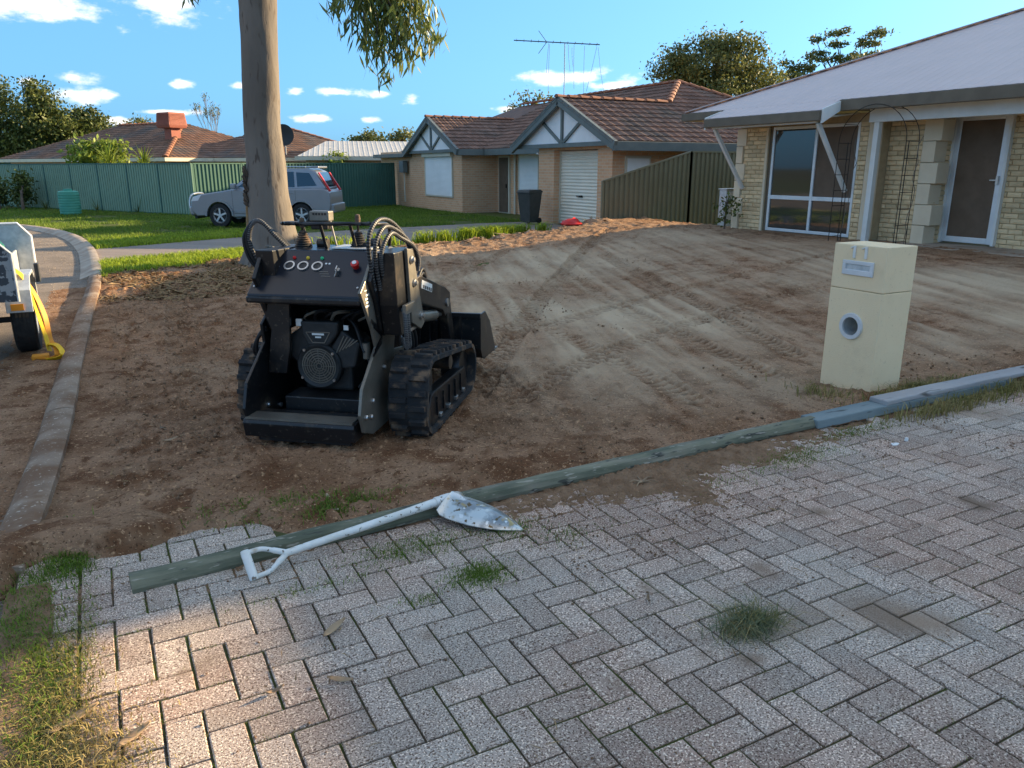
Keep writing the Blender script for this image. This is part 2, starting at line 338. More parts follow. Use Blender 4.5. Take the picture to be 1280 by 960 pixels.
m_strapy = mat('yellow_strap', (.75, .48, .015), (.62, .38, .012), scale=20, rough=.6)
m_strapo = mat('orange_strap', (.62, .25, .02), rough=.6)
m_greenplas = mat('green_plastic', (.02, .16, .11), (.03, .20, .13), scale=4, rough=.5)
m_tank = mat('tank_poly', (.06, .27, .19), (.08, .31, .22), scale=3, rough=.55)
m_carpaint = mat('silver_paint', (.25, .26, .275), (.23, .24, .255), scale=1, rough=.36, metal=.6, coat=.4)
m_carglass = glassmat('car_glass', (.012, .022, .032), .03)
m_carplastic = mat('car_plastic', (.03, .032, .034), (.045, .045, .046), scale=8, rough=.6)
m_alloy = mat('alloy', (.55, .56, .57), rough=.35, metal=.7)
m_lampglass = mat('lamp_glass', (.62, .66, .70), rough=.1, spec=.9)
m_cooler = mat('cooler_terracotta', (.33, .10, .065), (.28, .085, .055), scale=3, rough=.7)
m_foil = mat('dark_dish', (.03, .03, .032), rough=.6)
m_zinc = mat('zinc_roof', (.50, .47, .42), (.43, .41, .37), scale=1.5, rough=.6, metal=.1)
m_twig = mat('grey_twig', (.16, .13, .10), rough=1)
m_tuft = mat('tuft_blade', (.11, .14, .06), (.17, .19, .10), scale=3, rough=.7, rand=.3, trans=.3)
# ================================================================== the setting
RS = np.random.RandomState(5)
def npmesh(name, V, F, mat_, smooth=False):
    """V (n,3) array, F (m,k) array of equal-size faces"""
    me = bpy.data.meshes.new(name); n = len(V); mF, k = F.shape
    me.vertices.add(n); me.vertices.foreach_set('co', np.ascontiguousarray(V, dtype=np.float32).ravel())
    me.loops.add(mF * k); me.loops.foreach_set('vertex_index', np.ascontiguousarray(F, dtype=np.int32).ravel())
    me.polygons.add(mF); me.polygons.foreach_set('loop_start', np.arange(0, mF * k, k, dtype=np.int32))
    me.update(calc_edges=True); me.validate()
    if mat_: me.materials.append(mat_)
    if smooth: me.shade_smooth()
    return me
def gridfaces(nu, nv):
    i = np.arange(nu - 1)[:, None] * nv + np.arange(nv - 1)[None, :]; i = i.ravel()
    return np.stack([i, i + nv, i + nv + 1, i + 1], 1)
def sheet(name, poly, z, mat_):
    o = obj(name, mesh(name, [(x, y, z) for x, y in poly], [list(range(len(poly)))], mat_, recalc=False)); return tag(o, kind='structure')

sheet('ground', [(-900, -900), (1500, -900), (1500, 1800), (-900, 1800)], -.10, m_ground)
KERB = [(-.47, 3.55), (-.40, 4.4), (-.33, 5.6), (-.27, 7.5), (-.18, 10), (-.06, 12.7), (-.03, 14.6), (-.05, 16.8), (-.12, 18.9), (-.34, 21.6), (-.72, 23.9), (-1.3, 26.0), (-2.3, 28.2), (-3.9, 30.4), (-6.5, 32.6), (-11, 35), (-18, 37.5)]
def catmull(P, n=6):
    P = [Vector((*p, 0)) if len(p) == 2 else Vector(p) for p in P]; out = []
    for i in range(len(P) - 1):
        a, b, c, d = P[max(i - 1, 0)], P[i], P[i + 1], P[min(i + 2, len(P) - 1)]
        for k in range(n):
            t = k / n; out.append(.5 * ((2 * b) + (c - a) * t + (2 * a - 5 * b + 4 * c - d) * t * t + (3 * b - a - 3 * c + d) * t ** 3))
    out.append(P[-1]); return out
KC = catmull(KERB, 8)
road_poly = [(-.46, -40), (-.46, 3.5)] + [(p.x - .02, p.y) for p in KC] + [(-60, 44), (-60, -40)]
sheet('road', road_poly, -.055, m_asphalt)
lawn_poly = [(p.x, p.y) for p in KC if p.y > 12.2] + [(-60, 46), (-60, 150), (120, 150), (120, 12.2)]
sheet('lawn', lawn_poly, -.022, m_lawnbase)

kerb = tag(bpy.data.objects.new('kerb', None), kind='structure'); COL.objects.link(kerb)
prof0 = [(-.30, -.09), (-.30, -.048), (-.22, -.02), (-.13, .018), (-.04, .03), (.02, .024), (.03, -.09)]
prof1 = [(-.185, -.09), (-.18, -.03), (-.15, .012), (-.10, .032), (-.03, .036), (.015, .022), (.025, -.09)]
seg_len, acc, cur = 2.4, 0, [KC[0]]
def kerb_piece(pts):
    prof = prof1 if pts[0].y < 12 else prof0
    mb = MB(); rings = []
    for i, p in enumerate(pts):
        d = (pts[min(i + 1, len(pts) - 1)] - pts[max(i - 1, 0)]).normalized(); nrm = Vector((d.y, -d.x, 0))
        rings.append([mb.pt(p + nrm * a + Vector((0, 0, z))) for a, z in prof])
    n = len(prof)
    for i in range(len(rings) - 1):
        for q in range(n): w = (q + 1) % n; mb.f.append([rings[i][q], rings[i][w], rings[i + 1][w], rings[i + 1][q]])
    mb.f.append(rings[0]); mb.f.append(rings[-1][::-1])
    mb.build('kerb_stone', m_kerbdirty if pts[0].y < 12 else m_conc, kerb, smooth=40)
for i in range(1, len(KC)):
    d = (KC[i] - KC[i - 1]); acc += d.length; cur.append(KC[i])
    if acc > seg_len or i == len(KC) - 1:
        if len(cur) > 1:
            e = cur[:]; e[-1] = e[-1] - (e[-1] - e[-2]).normalized() * .012; kerb_piece(e)
        cur = [KC[i]]; acc = 0

# ---- the neighbour's brick paved driveway
nd = sheet('neighbour_driveway', [(-.02, 15.9), (2.6, 17.0), (7.2, 17.55), (11.4, 17.6), (12.45, 17.75), (12.45, 22.0), (10.5, 22.0), (6, 21.2), (3.0, 20.3), (-.10, 18.75)], -.012, m_pave2)

# ---- herringbone paving of the near driveway
driveway = tag(bpy.data.objects.new('driveway', None), kind='structure'); COL.objects.link(driveway)
jo = obj('paving_sand', mesh('paving_sand', [(-.48, -3.5, -.008), (12.2, -3.5, -.008), (12.2, 3.28, -.008), (.72, 3.28, -.008), (.70, 3.62, -.008), (-.48, 3.62, -.008)], [[0, 1, 2, 3, 4, 5]], m_joint, recalc=False), driveway)
U = .115; GAP = .0085; V0, T0 = -.243, -3.47
def paver_mesh(lx, ly, seed):
    r = random.Random(seed); a, b = lx / 2 - GAP / 2, ly / 2 - GAP / 2; c = .0032; mb = MB()
    def ring(x, y, z, j=0): return [mb.pt((sx_ * x + r.uniform(-j, j), sy * y + r.uniform(-j, j), z)) for sx_, sy in ((-1, -1), (1, -1), (1, 1), (-1, 1))]
    r0 = ring(a, b, -.05); r1 = ring(a, b, -c * 1.1, .0012); r2 = ring(a - c, b - c, 0, .0015)
    for A, B in ((r0, r1), (r1, r2)):
        for q in range(4): w = (q + 1) % 4; mb.f.append([A[q], A[w], B[w], B[q]])
    mb.f.append(r2); return mb
pieces = []
nx, ny = int(12.2 / U), int((3.72 - T0) / U)
for i in range(nx):
    for j in range(ny + 1):
        k = (i + j) % 4
        if k == 0: pieces.append((V0 + (i + 1) * U, T0 + (j + .5) * U, 0))
        elif k == 2: pieces.append((V0 + (i + .5) * U, T0 + (j + 1) * U, 1))
        elif k == 1 and i == 0: pieces.append((V0 + U / 2, T0 + (j + .5) * U, 2))
for j in range(int((3.72 - T0) / U)): pieces.append((V0 - U - .004, T0 + (j + .5) * U, 0))
def pv_ok(x, y): return y < 3.22 or (x < .72 + .25 * math.sin(y * 9) and y < 3.66)
pieces = [p for p in pieces if pv_ok(p[0], p[1])]
vis = []
for idx, p in enumerate(pieces):
    q = proj((p[0], p[1], 0)); s = 0
    if q and -30 < q[0] < 1310 and 0 < q[1] < 990: s = 1 / q[2] ** 2
    vis.append((s, idx))
vis.sort(reverse=True); near = {i for s, i in vis[:300] if s > 0}
pm = {o: [paver_mesh(*( (2 * U, U) if o == 0 else (U, 2 * U) if o == 1 else (U, U)), sd_) for sd_ in range(5)] for o in (0, 1, 2)}
pmesh = {o: [mesh('paver', b.v, b.f, m_paver, recalc=False) for b in l_] for o, l_ in pm.items()}
rest = MB()
for idx, (x, y, o) in enumerate(pieces):
    k = rnd.randrange(5); dz = rnd.uniform(-.0025, .0015) + .002 * mnoise.noise((x * .8, y * .8, 3))
    e = (rnd.uniform(-.008, .008), rnd.uniform(-.008, .008), rnd.uniform(-.012, .012))
    if idx in near:
        ob = obj('paver', pmesh[o][k], driveway); ob.location = (x, y, dz); ob.rotation_euler = e
    else:
        b = pm[o][k]; M = Matrix.Translation((x, y, dz)) @ Matrix.Rotation(e[2], 4, 'Z') @ Matrix.Rotation(e[0], 4, 'X'); base = len(rest.v)
        for q in b.v: w = M @ Vector(q); rest.v.append(w[:])
        for f in b.f: rest.f.append([base + t for t in f])
tag(rest.build('far_pavers', m_paver, driveway, recalc=False), kind='stuff')

# ---- the scraped dirt lot
def lot_rise(v): return .36 * sstep(5.8, 12.0, v)
def edge_t(v): return np.where(v < 2.5, 13.75 + .75 * v, 15.62 + .14 * (v - 2.5)) + .12 * np.sin(v * 3.1) + .1 * np.sin(v * 7.7)
def spaced(a, b, s0, s1, p=1.0):
    out = [a]
    while out[-1] < b:
        k = (out[-1] - a) / (b - a); out.append(out[-1] + s0 + (s1 - s0) * k ** p)
    return np.array(out)
vs = spaced(-.30, 12.75, .016, .055, 1.2); ts = spaced(3.26, 18.1, .014, .06, .8)
Vg, Tg = np.meshgrid(vs, ts, indexing='ij')
tracks = [([(2.35, 5.05), (3.87, 7.1), (6.4, 10.4), (9.2, 13.6), (10.6, 15.0)], .125, 1.0), ([(1.1, 6.1), (2.6, 8.1), (5.0, 11.2), (7.4, 14.0)], .125, .8),
          ([(8.2, 11.9), (6.9, 8.3), (5.5, 4.8)], .125, .75), ([(7.1, 12.2), (5.9, 8.6), (4.75, 4.4)], .125, .55),
          ([(4.5, 9.6), (4.1, 6.6), (3.7, 4.0)], .12, .45), ([(2.7, 4.9), (4.6, 6.0), (7.5, 7.0), (11.3, 7.4)], .12, .6), ([(2.2, 5.9), (4.4, 7.2), (7.4, 8.3), (11.5, 8.7)], .12, .7),
          ([(.5, 4.4), (.55, 7.5), (.9, 12)], .12, .35), ([(2.6, 4.7), (2.9, 6.3), (3.6, 9)], .12, .6)]
Z = .020 * (fbm(Vg * .9, Tg * .9, 3, 3) - .5) * 2
ca, sa = math.cos(rad(70)), math.sin(rad(70))
al, ac = Vg * ca + Tg * sa, -Vg * sa + Tg * ca                        # grading streaks left by the bucket
streak = fbm(al * .55, ac * 9, 4, 21, .6) - .5
Z += .030 * streak * sstep(1.8, 3.2, Vg)
rough_zone = 1 - .55 * sstep(2.4, 4.5, Vg) * sstep(13.8, 9, Tg)
Z += (.050 * (fbm(Vg * 5, Tg * 5, 4, 8, .6) - .5) + .030 * np.maximum(fbm(Vg * 14, Tg * 14, 3, 31, .6) - .58, 0) * 5) * rough_zone
tone = np.clip(.5 + 1.5 * (fbm(Vg * .55, Tg * .55, 4, 40) - .5) + 1.1 * streak, 0, 1)
tone *= sstep(2.0, 4.2, Vg) * (1 - .75 * sstep(10.5, 12.2, Vg)) * (1 - .8 * sstep(12.5, 15, Tg)) * sstep(3.3, 4.6, Tg)
press = np.zeros_like(tone)
for path, hw, amp in tracks:
    P = catmull(path, 8); s0 = 0
    for a, b in zip(P[:-1], P[1:]):
        d = b - a; Ls = d.length; d /= Ls
        x = Vg - a.x; y = Tg - a.y; s = x * d.x + y * d.y; lat = -x * d.y + y * d.x
        m_ = (s >= -.01) & (s < Ls) & (np.abs(lat) < hw * 1.5)
        if m_.any():
            sl = s[m_] + s0; la = np.abs(lat[m_]); ins = 1 - sstep(hw * .92, hw * 1.08, la)
            lug = sstep(.35, .65, np.abs(((sl + la * .35) / .105) % 1 - .5) * 2)
            wobble = .5 + .9 * fbm(Vg[m_] * 1.7, Tg[m_] * 1.7, 2, 50)
            Z[m_] += amp * wobble * (ins * (-.014 - .034 * lug) + .024 * np.exp(-((la - hw * 1.18) / .025) ** 2))
            tone[m_] -= .6 * ins * amp * (lug - .25); press[m_] = np.maximum(press[m_], ins * amp * (.25 + .75 * lug) * np.clip(wobble, 0, 1))  # lug imprints also coloured darker than the soil around them
        s0 += Ls
# furrow along the timber edging, spoil near the kerb, mounded far edge
Z += .05 * np.exp(-((Tg - 3.62) / .22) ** 2) * sstep(-.1, .9, Vg) * (fbm(Vg * 2.1, Tg * 2.1, 3, 77) - .25) * 1.6
nearedge = 3.46 + .22 * (fbm(Vg * 3.1, Tg * 3.1, 3, 58) - .5) * 2 - .25 * sstep(.45, .85, Vg)
def near_drop(a, b): e = 3.46 + .22 * (fbm(a * 3.1, b * 3.1, 3, 58) - .5) * 2 - .25 * sstep(.45, .85, a); return (1 - sstep(e - .08, e + .16, b)) * .075 * (1 - sstep(.7, .95, a))
Z -= near_drop(Vg, Tg)
Z += .045 * np.exp(-((Vg - .28) / .25) ** 2) * (fbm(Tg * 1.3, Vg * 3, 3, 66) - .2)
ed = edge_t(Vg)
Z += .085 * np.exp(-((Tg - ed + .35) / .28) ** 2) * sstep(3.5, 7.5, Vg) * (fbm(Vg * 3, Tg * 3, 3, 91) + .1)
Z += .03 * np.exp(-((Tg - ed + .5) / .5) ** 2) * (fbm(Vg * 6, Tg * 6, 3, 92) + .2)
Z += lot_rise(Vg) * (1 - sstep(ed - .9, ed + .25, Tg) * (Vg < 11))
Z -= .20 * sstep(ed - .03, ed + .22, Tg)
Z -= (1 - sstep(-.29, .02, Vg)) * .09
Z -= .008
dirtV = np.stack([Vg, Tg, Z], -1).reshape(-1, 3)
dme = npmesh('dirt_lot', dirtV, gridfaces(*Vg.shape), m_dirt, smooth=True)
pa_ = dme.attributes.new('press', 'FLOAT', 'POINT'); pa_.data.foreach_set('value', np.clip(press, 0, 1).astype(np.float32).ravel())
ca_ = dme.attributes.new('tone', 'FLOAT', 'POINT'); ca_.data.foreach_set('value', np.clip(tone, 0, 1).astype(np.float32).ravel())
tag(obj('dirt_lot', dme), kind='structure')
_t = m_dirt.node_tree; _p = _t.nodes['Principled BSDF']; _c = _p.inputs['Base Color'].links[0].from_socket
_a = _t.nodes.new('ShaderNodeAttribute'); _a.attribute_name = 'tone'; _mx = _t.nodes.new('ShaderNodeMix'); _mx.data_type = 'RGBA'
_mu = _t.nodes.new('ShaderNodeMath'); _mu.operation = 'MULTIPLY'; _mu.inputs[1].default_value = 1.0
_t.links.new(_a.outputs['Fac'], _mu.inputs[0]); _t.links.new(_mu.outputs[0], _mx.inputs[0])
_t.links.new(_c, _mx.inputs[6]); _mx.inputs[7].default_value = (.58, .435, .285, 1); _a2 = _t.nodes.new('ShaderNodeAttribute'); _a2.attribute_name = 'press'; _m2 = _t.nodes.new('ShaderNodeMix'); _m2.data_type = 'RGBA'
_mu2 = _t.nodes.new('ShaderNodeMath'); _mu2.operation = 'MULTIPLY'; _mu2.inputs[1].default_value = .42; _t.links.new(_a2.outputs['Fac'], _mu2.inputs[0])
_t.links.new(_mu2.outputs[0], _m2.inputs[0]); _t.links.new(_mx.outputs[2], _m2.inputs[6]); _m2.inputs[7].default_value = (.13, .068, .036, 1); _t.links.new(_m2.outputs[2], _p.inputs['Base Color'])
def zdirt(v, t):
    i = min(max(np.searchsorted(vs, v), 0), len(vs) - 1); j = min(max(np.searchsorted(ts, t), 0), len(ts) - 1); return float(Z[i, j])

# ---- soil spilt over the paving and verge strip by the road
def spill(name, v0, v1, t0, t1, step, fn, mat_, label=None):
    a = np.arange(v0, v1, step); b = np.arange(t0, t1, step); A, B = np.meshgrid(a, b, indexing='ij'); C = fn(A, B)
    me = npmesh(name, np.stack([A, B, C], -1).reshape(-1, 3), gridfaces(*A.shape), mat_, smooth=True)
    keep = C.reshape(-1)
    b_ = bmesh.new(); b_.from_mesh(me); b_.verts.ensure_lookup_table()
    bmesh.ops.delete(b_, geom=[q for q in b_.verts if keep[q.index] < -.014], context='VERTS'); b_.to_mesh(me); b_.free()
    return tag(obj(name, me), kind='stuff')
def f_sp(A, B):
    n = fbm(A * 2.4, B * 2.4, 4, 14, .6); f = fbm(A * 34, B * 34, 3, 15, .75)
    cover = np.exp(-((B - 3.20) / .30) ** 2) * (.36 + .42 * np.exp(-((A - 2.6) / 1.0) ** 2)) + .35 * np.exp(-((A - 2.65) ** 2 + (B - 2.75) ** 2) / .05) + .22 * np.exp(-((A - 2.35) ** 2 + (B - 2.35) ** 2) / .02)
    return np.minimum(-.021 + .047 * cover * (.35 + 1.2 * n) + .046 * (f - .5) * (.25 + cover), .035)
so = spill('spilt_soil', -.4, 5.4, 2.2, 3.34, .009, f_sp, m_soil); tag(so, 'brown soil spilt over the paving along the timber edging', 'soil')
def f_kb(A, B):
    k = np.interp(B, kx_y, kx_x); d = A - k; n = fbm(A * 3, B * 1.6, 4, 23, .6); f = fbm(A * 16, B * 16, 3, 25, .6)
    road = -.060 + (.055 * (n - .10) + .022 * (f - .5)) * sstep(-.85, -.30, d) * (1 - .55 * sstep(9, 12.5, B))
    cover = -.012 + .05 * (n - .42) + .02 * (f - .5) + .10 * (1 - sstep(3.6, 4.2, B))
    return np.where(d < -.16, road, np.where(d < .02, np.maximum(road, cover), cover)) - .05 * sstep(.0, .16, A) - 3 * near_drop(A, B)
kx_y = np.array([p.y for p in KC]); kx_x = np.array([p.x for p in KC])
aa = np.arange(-1.0, .20, .025); bb = np.arange(3.3, 13.0, .03); AA, BB = np.meshgrid(aa, bb, indexing='ij')
km = npmesh('kerb_soil', np.stack([AA, BB, f_kb(AA, BB)], -1).reshape(-1, 3), gridfaces(*AA.shape), m_dirt, smooth=True)
tag(obj('kerb_soil', km), 'brown dirt spilt over the kerb beside the scraped lot', 'soil', kind='stuff')
def f_vg(A, B):
    return -.045 + .055 * sstep(-.62, -.44, A) * sstep(-.18, -.40, A) + .02 * (fbm(A * 9, B * 9, 3, 19) - .5)
vo = spill('verge_soil', -.66, -.16, -2, 3.42, .03, f_vg, m_soil); tag(vo, 'narrow strip of bare verge soil between road and paving', 'soil')

# ---- grass
def blades(name, P, h0, h1, w, lean, mat_, label, cat, seg=1, parent=None, kind='stuff'):
    n = len(P); yaw = RS.rand(n) * 6.283; h = h0 + (h1 - h0) * RS.rand(n) ** 1.3; le = lean * h * (.3 + RS.rand(n)); ld = RS.rand(n) * 6.283
    dx, dy = np.cos(yaw) * w, np.sin(yaw) * w; tx, ty = np.cos(ld) * le, np.sin(ld) * le
    b0 = P + np.stack([dx, dy, -.01 + 0 * dx], 1); b1 = P - np.stack([dx, dy, .01 + 0 * dx], 1)
    tip = P + np.stack([tx, ty, h * np.sqrt(np.maximum(.1, 1 - .5 * lean * lean))], 1)
    if seg == 1:
        V = np.stack([b0, b1, tip], 1).reshape(-1, 3); F = np.arange(3 * n).reshape(-1, 3)
    else:
        mid = P + np.stack([tx * .32, ty * .32, h * .62], 1)
        m0 = mid + np.stack([dx * .75, dy * .75, 0 * dx], 1); m1 = mid - np.stack([dx * .75, dy * .75, 0 * dx], 1)
        tip = P + np.stack([tx * 1.3, ty * 1.3, h * (1 - .28 * lean)], 1)
        V = np.stack([b0, b1, m1, m0, tip], 1).reshape(-1, 3); k = np.arange(n) * 5
        F = np.concatenate([np.stack([k, k + 1, k + 2], 1), np.stack([k, k + 2, k + 3], 1), np.stack([k + 3, k + 2, k + 4], 1)])
    o = obj(name, npmesh(name, V, F, mat_), parent)
    return tag(o, label, cat, kind=kind) if parent is None else tag(o, kind=kind)
def scatter(n, v0, v1, t0, t1, accept, z=-.012):
    A = v0 + (v1 - v0) * RS.rand(n); B = t0 + (t1 - t0) * RS.rand(n); k = accept(A, B); A, B = A[k], B[k]
    return np.stack([A, B, np.full(len(A), z) if not callable(z) else z(A, B)], 1)
KX = np.interp
kx_y = np.array([p.y for p in KC]); kx_x = np.array([p.x for p in KC])
def kerbx(t): return np.interp(t, kx_y, kx_x)
def drive_lo(v): return np.interp(v, [-.02, 2.6, 7.2, 12.4], [15.9, 17.0, 17.55, 17.7])
def drive_hi(v): return np.interp(v, [-.1, 3, 6, 10.5, 12.4], [18.75, 20.3, 21.2, 22, 22])
fenceA = [(-2.9, 41.28), (3.3, 30.9)]
def fence_t(v): return np.where(v < 3.3, 30.9 + (3.3 - v) * 1.674, 31.0 + (v - 3.3) * .45)
P = scatter(150000, -4, 12.4, 18.6, 40, lambda a, b: (a > kerbx(b) + .12) & (b > drive_hi(a) + .05 * RS.randn(len(a))) & (b < fence_t(a) - .1) & (RS.rand(len(a)) < np.clip(1.25 - (b - 19) / 26, .35, 1)) & (fbm(a * .8, b * .8, 3, 5) > .32), -.02)
blades('lawn_grass', P, .04, .11, .011, .7, m_dgrass, 'mown green lawn between the kerb and the green metal fence', 'grass')
P = scatter(26000, -.05, 3.4, 13.3, 17.4, lambda a, b: (a > kerbx(b) + .03) & (b > edge_t(a) - .05 + .12 * RS.randn(len(a))) & (b < drive_lo(a) + .06 * RS.randn(len(a))) & (fbm(a * 2, b * 2, 3, 6) > .33), -.02)
blades('verge_grass', P, .05, .17, .007, .8, m_grass, 'bright fresh grass strip between bare dirt and neighbouring driveway', 'grass', seg=2)
P = scatter(30000, -.9, 4.2, 18.6, 23.5, lambda a, b: (a > kerbx(b) + .06) & (b > drive_hi(a) - .04 + .08 * RS.randn(len(a))) & (b < drive_hi(a) + 1.6 + .5 * RS.randn(len(a))), -.02)
blades('lawn_edge_grass', P, .05, .15, .008, .8, m_grass, 'longer bright grass along the lawn edge beside the paved driveway', 'grass', seg=2)
P = scatter(4000, -.7, 0, 14, 24, lambda a, b: (np.abs(a - kerbx(b) - .1) < .1) & (fbm(a * 2, b * 2, 2, 16) > .5) & ((b > 19) | (b < 16)), -.02)
blades('kerb_grass', P, .03, .10, .006, .9, m_grass, 'ragged grass creeping over the back of the kerb', 'grass', seg=2)
def clump(c, rv, rt, n, z=0):
    a = RS.randn(n) * rv * .5; b = RS.randn(n) * rt * .5; P = np.stack([c[0] + a, c[1] + b, np.full(n, z)], 1); return P
def tufts(specs): return np.concatenate([clump(*s) for s in specs])
# bright tufts on the lot edge by the next driveway
tb = []
for c, r, n in (((8.4, 17.0), .42, 900), ((7.75, 16.85), .3, 420), ((8.95, 17.15), .3, 450), ((9.5, 17.35), .25, 260), ((10.1, 17.35), .16, 200), ((7.0, 16.45), .25, 240), ((6.5, 16.4), .3, 200), ((11.55, 17.5), .1, 70), ((5.4, 16.3), .4, 220), ((4.3, 16.15), .4, 240)): tb.append(clump(c, r, r * .55, n, .02))
blades('edge_tufts', np.concatenate(tb), .10, .42, .011, .75, m_grass, 'tall sunlit grass tufts along the far edge of the dirt', 'grass', seg=2)
# green weeds on and beside the paving
wd = [((1.24, 2.62), .13, .10, 1300, .0), ((1.08, 2.98), .30, .12, 1300, .0), ((1.55, 2.93), .16, .10, 500, .0), ((.95, 2.55), .10, .05, 160, .0), ((.62, 2.84), .3, .05, 200, .0), ((1.75, 2.75), .22, .10, 200, .0), ((3.5, 2.98), .36, .14, 900, .0), ((4.2, 3.12), .40, .08, 600, .0), ((3.0, 2.9), .4, .12, 260, .0), ((-.22, 3.0), .05, .5, 400, -.004)]
blades('paving_weeds', tufts(wd), .006, .024, .0016, 1.0, m_dgrass, 'low green weeds growing through the paving beside the shovel', 'weeds', seg=2)
wl = [((.49, 3.72), .26, .16, 420, .0), ((.92, 3.56), .30, .12, 520, .0), ((.72, 3.66), .3, .12, 260, .0), ((-.28, 3.62), .12, .3, 500, .0)]
blades('dirt_weeds', tufts(wl), .012, .055, .0028, 1.1, m_dgrass, 'green weeds at the dirt edge in front of the loader', 'weeds', seg=2)
wm = [((5.05, 3.48), .25, .10, 420, .0), ((5.6, 3.52), .5, .12, 650, .0), ((6.4, 3.2), .8, .12, 800, .0), ((5.2, 3.14), .7, .10, 700, .0), ((4.65, 3.75), .2, .25, 260, .0), ((5.35, 3.55), .12, .06, 200, .0), ((7.8, 3.2), .9, .15, 500, .0)]
blades('mailbox_grass', tufts(wm), .03, .13, .0035, .9, m_drygrass, 'mixed dry and green grass around the mailbox base and sleepers', 'grass', seg=2)
ws = [((-.32, 2.4), .14, .55, 3400, .0), ((-.27, 1.95), .2, .35, 1900, .0), ((-.2, 2.15), .15, .3, 900, .0)]
blades('verge_green_grass', tufts([((-.42, 3.1), .09, .5, 1500, -.005), ((-.36, 2.6), .12, .5, 1500, .0), ((-.3, 3.55), .1, .2, 500, 0)]), .010, .045, .0022, 1.1, m_dgrass, 'short green grass at the paving edge beside the road', 'grass', seg=2)
blades('verge_dry_grass', tufts(ws), .010, .04, .0022, 1.3, m_drygrass, 'dry yellowed grass strip between the road and the paving edge', 'grass', seg=2)
# the big tuft standing in the paving
tt = thing('grass_tuft', 'spiky grey-green grass tuft standing alone in the driveway paving', 'grass tuft', (1.95, 1.80, 0))
blades('leaf_blade', clump((0, 0), .12, .06, 520, 0), .04, .11, .0016, 1.75, m_tuft, None, None, seg=2, parent=tt)
blades('dry_blade', clump((0, 0), .12, .06, 260, 0), .04, .12, .0014, 1.9, m_drygrass, None, None, seg=2, parent=tt)
# weeds and moss rooted in the paving joints
jp = []
for (x, y, o) in pieces:
    pj = proj((x, y, 0))
    if not pj or pj[2] > 5.5: continue
    w = float(fbm(np.array([x * 1.3]), np.array([y * 1.3]), 3, 88)[0]) + .18 * math.exp(-((y - 3.0) / .5) ** 2) + .10 * (x < .4)
    if w < .53: continue
    n = int(34 * min(1.5, (w - .50) * 9)); hx, hy = (U, U / 2) if o == 0 else (U / 2, U) if o == 1 else (U / 2, U / 2)
    e = rnd.random() < .5; tt_ = RS.rand(n) * 2 - 1
    a = x + (hx if e else 1) * (np.ones(n) if e else tt_ * hx) + RS.randn(n) * .003; b = y + (tt_ * hy if e else hy * np.ones(n)) + RS.randn(n) * .003
    jp.append(np.stack([a, b, np.full(n, -.006)], 1))
blades('joint_weeds', np.concatenate(jp), .004, .022, .0016, 1.0, m_dgrass, 'tiny green weeds and moss growing in the paving joints', 'weeds')
# straw and bark litter
def litter(name, P, l0, l1, w, mat_, label, cat):
    n = len(P); yaw = RS.rand(n) * 6.283; Ls = l0 + (l1 - l0) * RS.rand(n); d = np.stack([np.cos(yaw), np.sin(yaw), RS.randn(n) * .25], 1) * Ls[:, None] / 2
    s = np.stack([-np.sin(yaw), np.cos(yaw), RS.randn(n) * .4], 1) * (w * (.5 + RS.rand(n)))[:, None]; up = np.array([0, 0, .006]) * RS.rand(n)[:, None]
    V = np.stack([P - d, P + s + up, P + d, P - s + up], 1).reshape(-1, 3)
    return tag(obj(name, npmesh(name, V, np.arange(4 * n).reshape(-1, 4), mat_)), label, cat, kind='stuff')
def zs(a, b): return np.array([zdirt(x, y) + .008 for x, y in zip(a, b)])
litter('straw', scatter(9000, -.1, 3.6, 10.8, 16.2, lambda a, b: (b < edge_t(a)) & (fbm(a * 1.6, b * 1.6, 3, 70) > .46), zs), .05, .26, .010, m_straw, 'dry straw and stripped turf scattered by the kerb', 'straw')
litter('bark_litter', scatter(2600, 2.6, 11.4, 14.6, 17.2, lambda a, b: (np.abs(b - edge_t(a) + .35) < .38) & (fbm(a * 1.9, b * 1.9, 3, 71) > .36), zs), .06, .34, .014, m_deadleaf, 'strips of bark and dead leaves along the far dirt edge', 'bark litter')
litter('root_fibres', scatter(9000, -.3, 9.5, 3.4, 13.5, lambda a, b: fbm(a * 1.4, b * 1.4, 3, 72) > .47, zs), .02, .10, .0022, m_straw, 'fine dry root fibres strewn over the scraped dirt', 'root fibres')
litter('paving_debris', np.concatenate([scatter(420, -.4, 4.6, 1.3, 3.3, lambda a, b: (fbm(a * 1.9, b * 1.9, 3, 73) > .42), .004), scatter(500, 1.6, 4.4, 2.5, 3.3, lambda a, b: a > 0, .008)]), .012, .07, .0018, m_straw, 'dry grass stems scattered over the paving', 'debris')
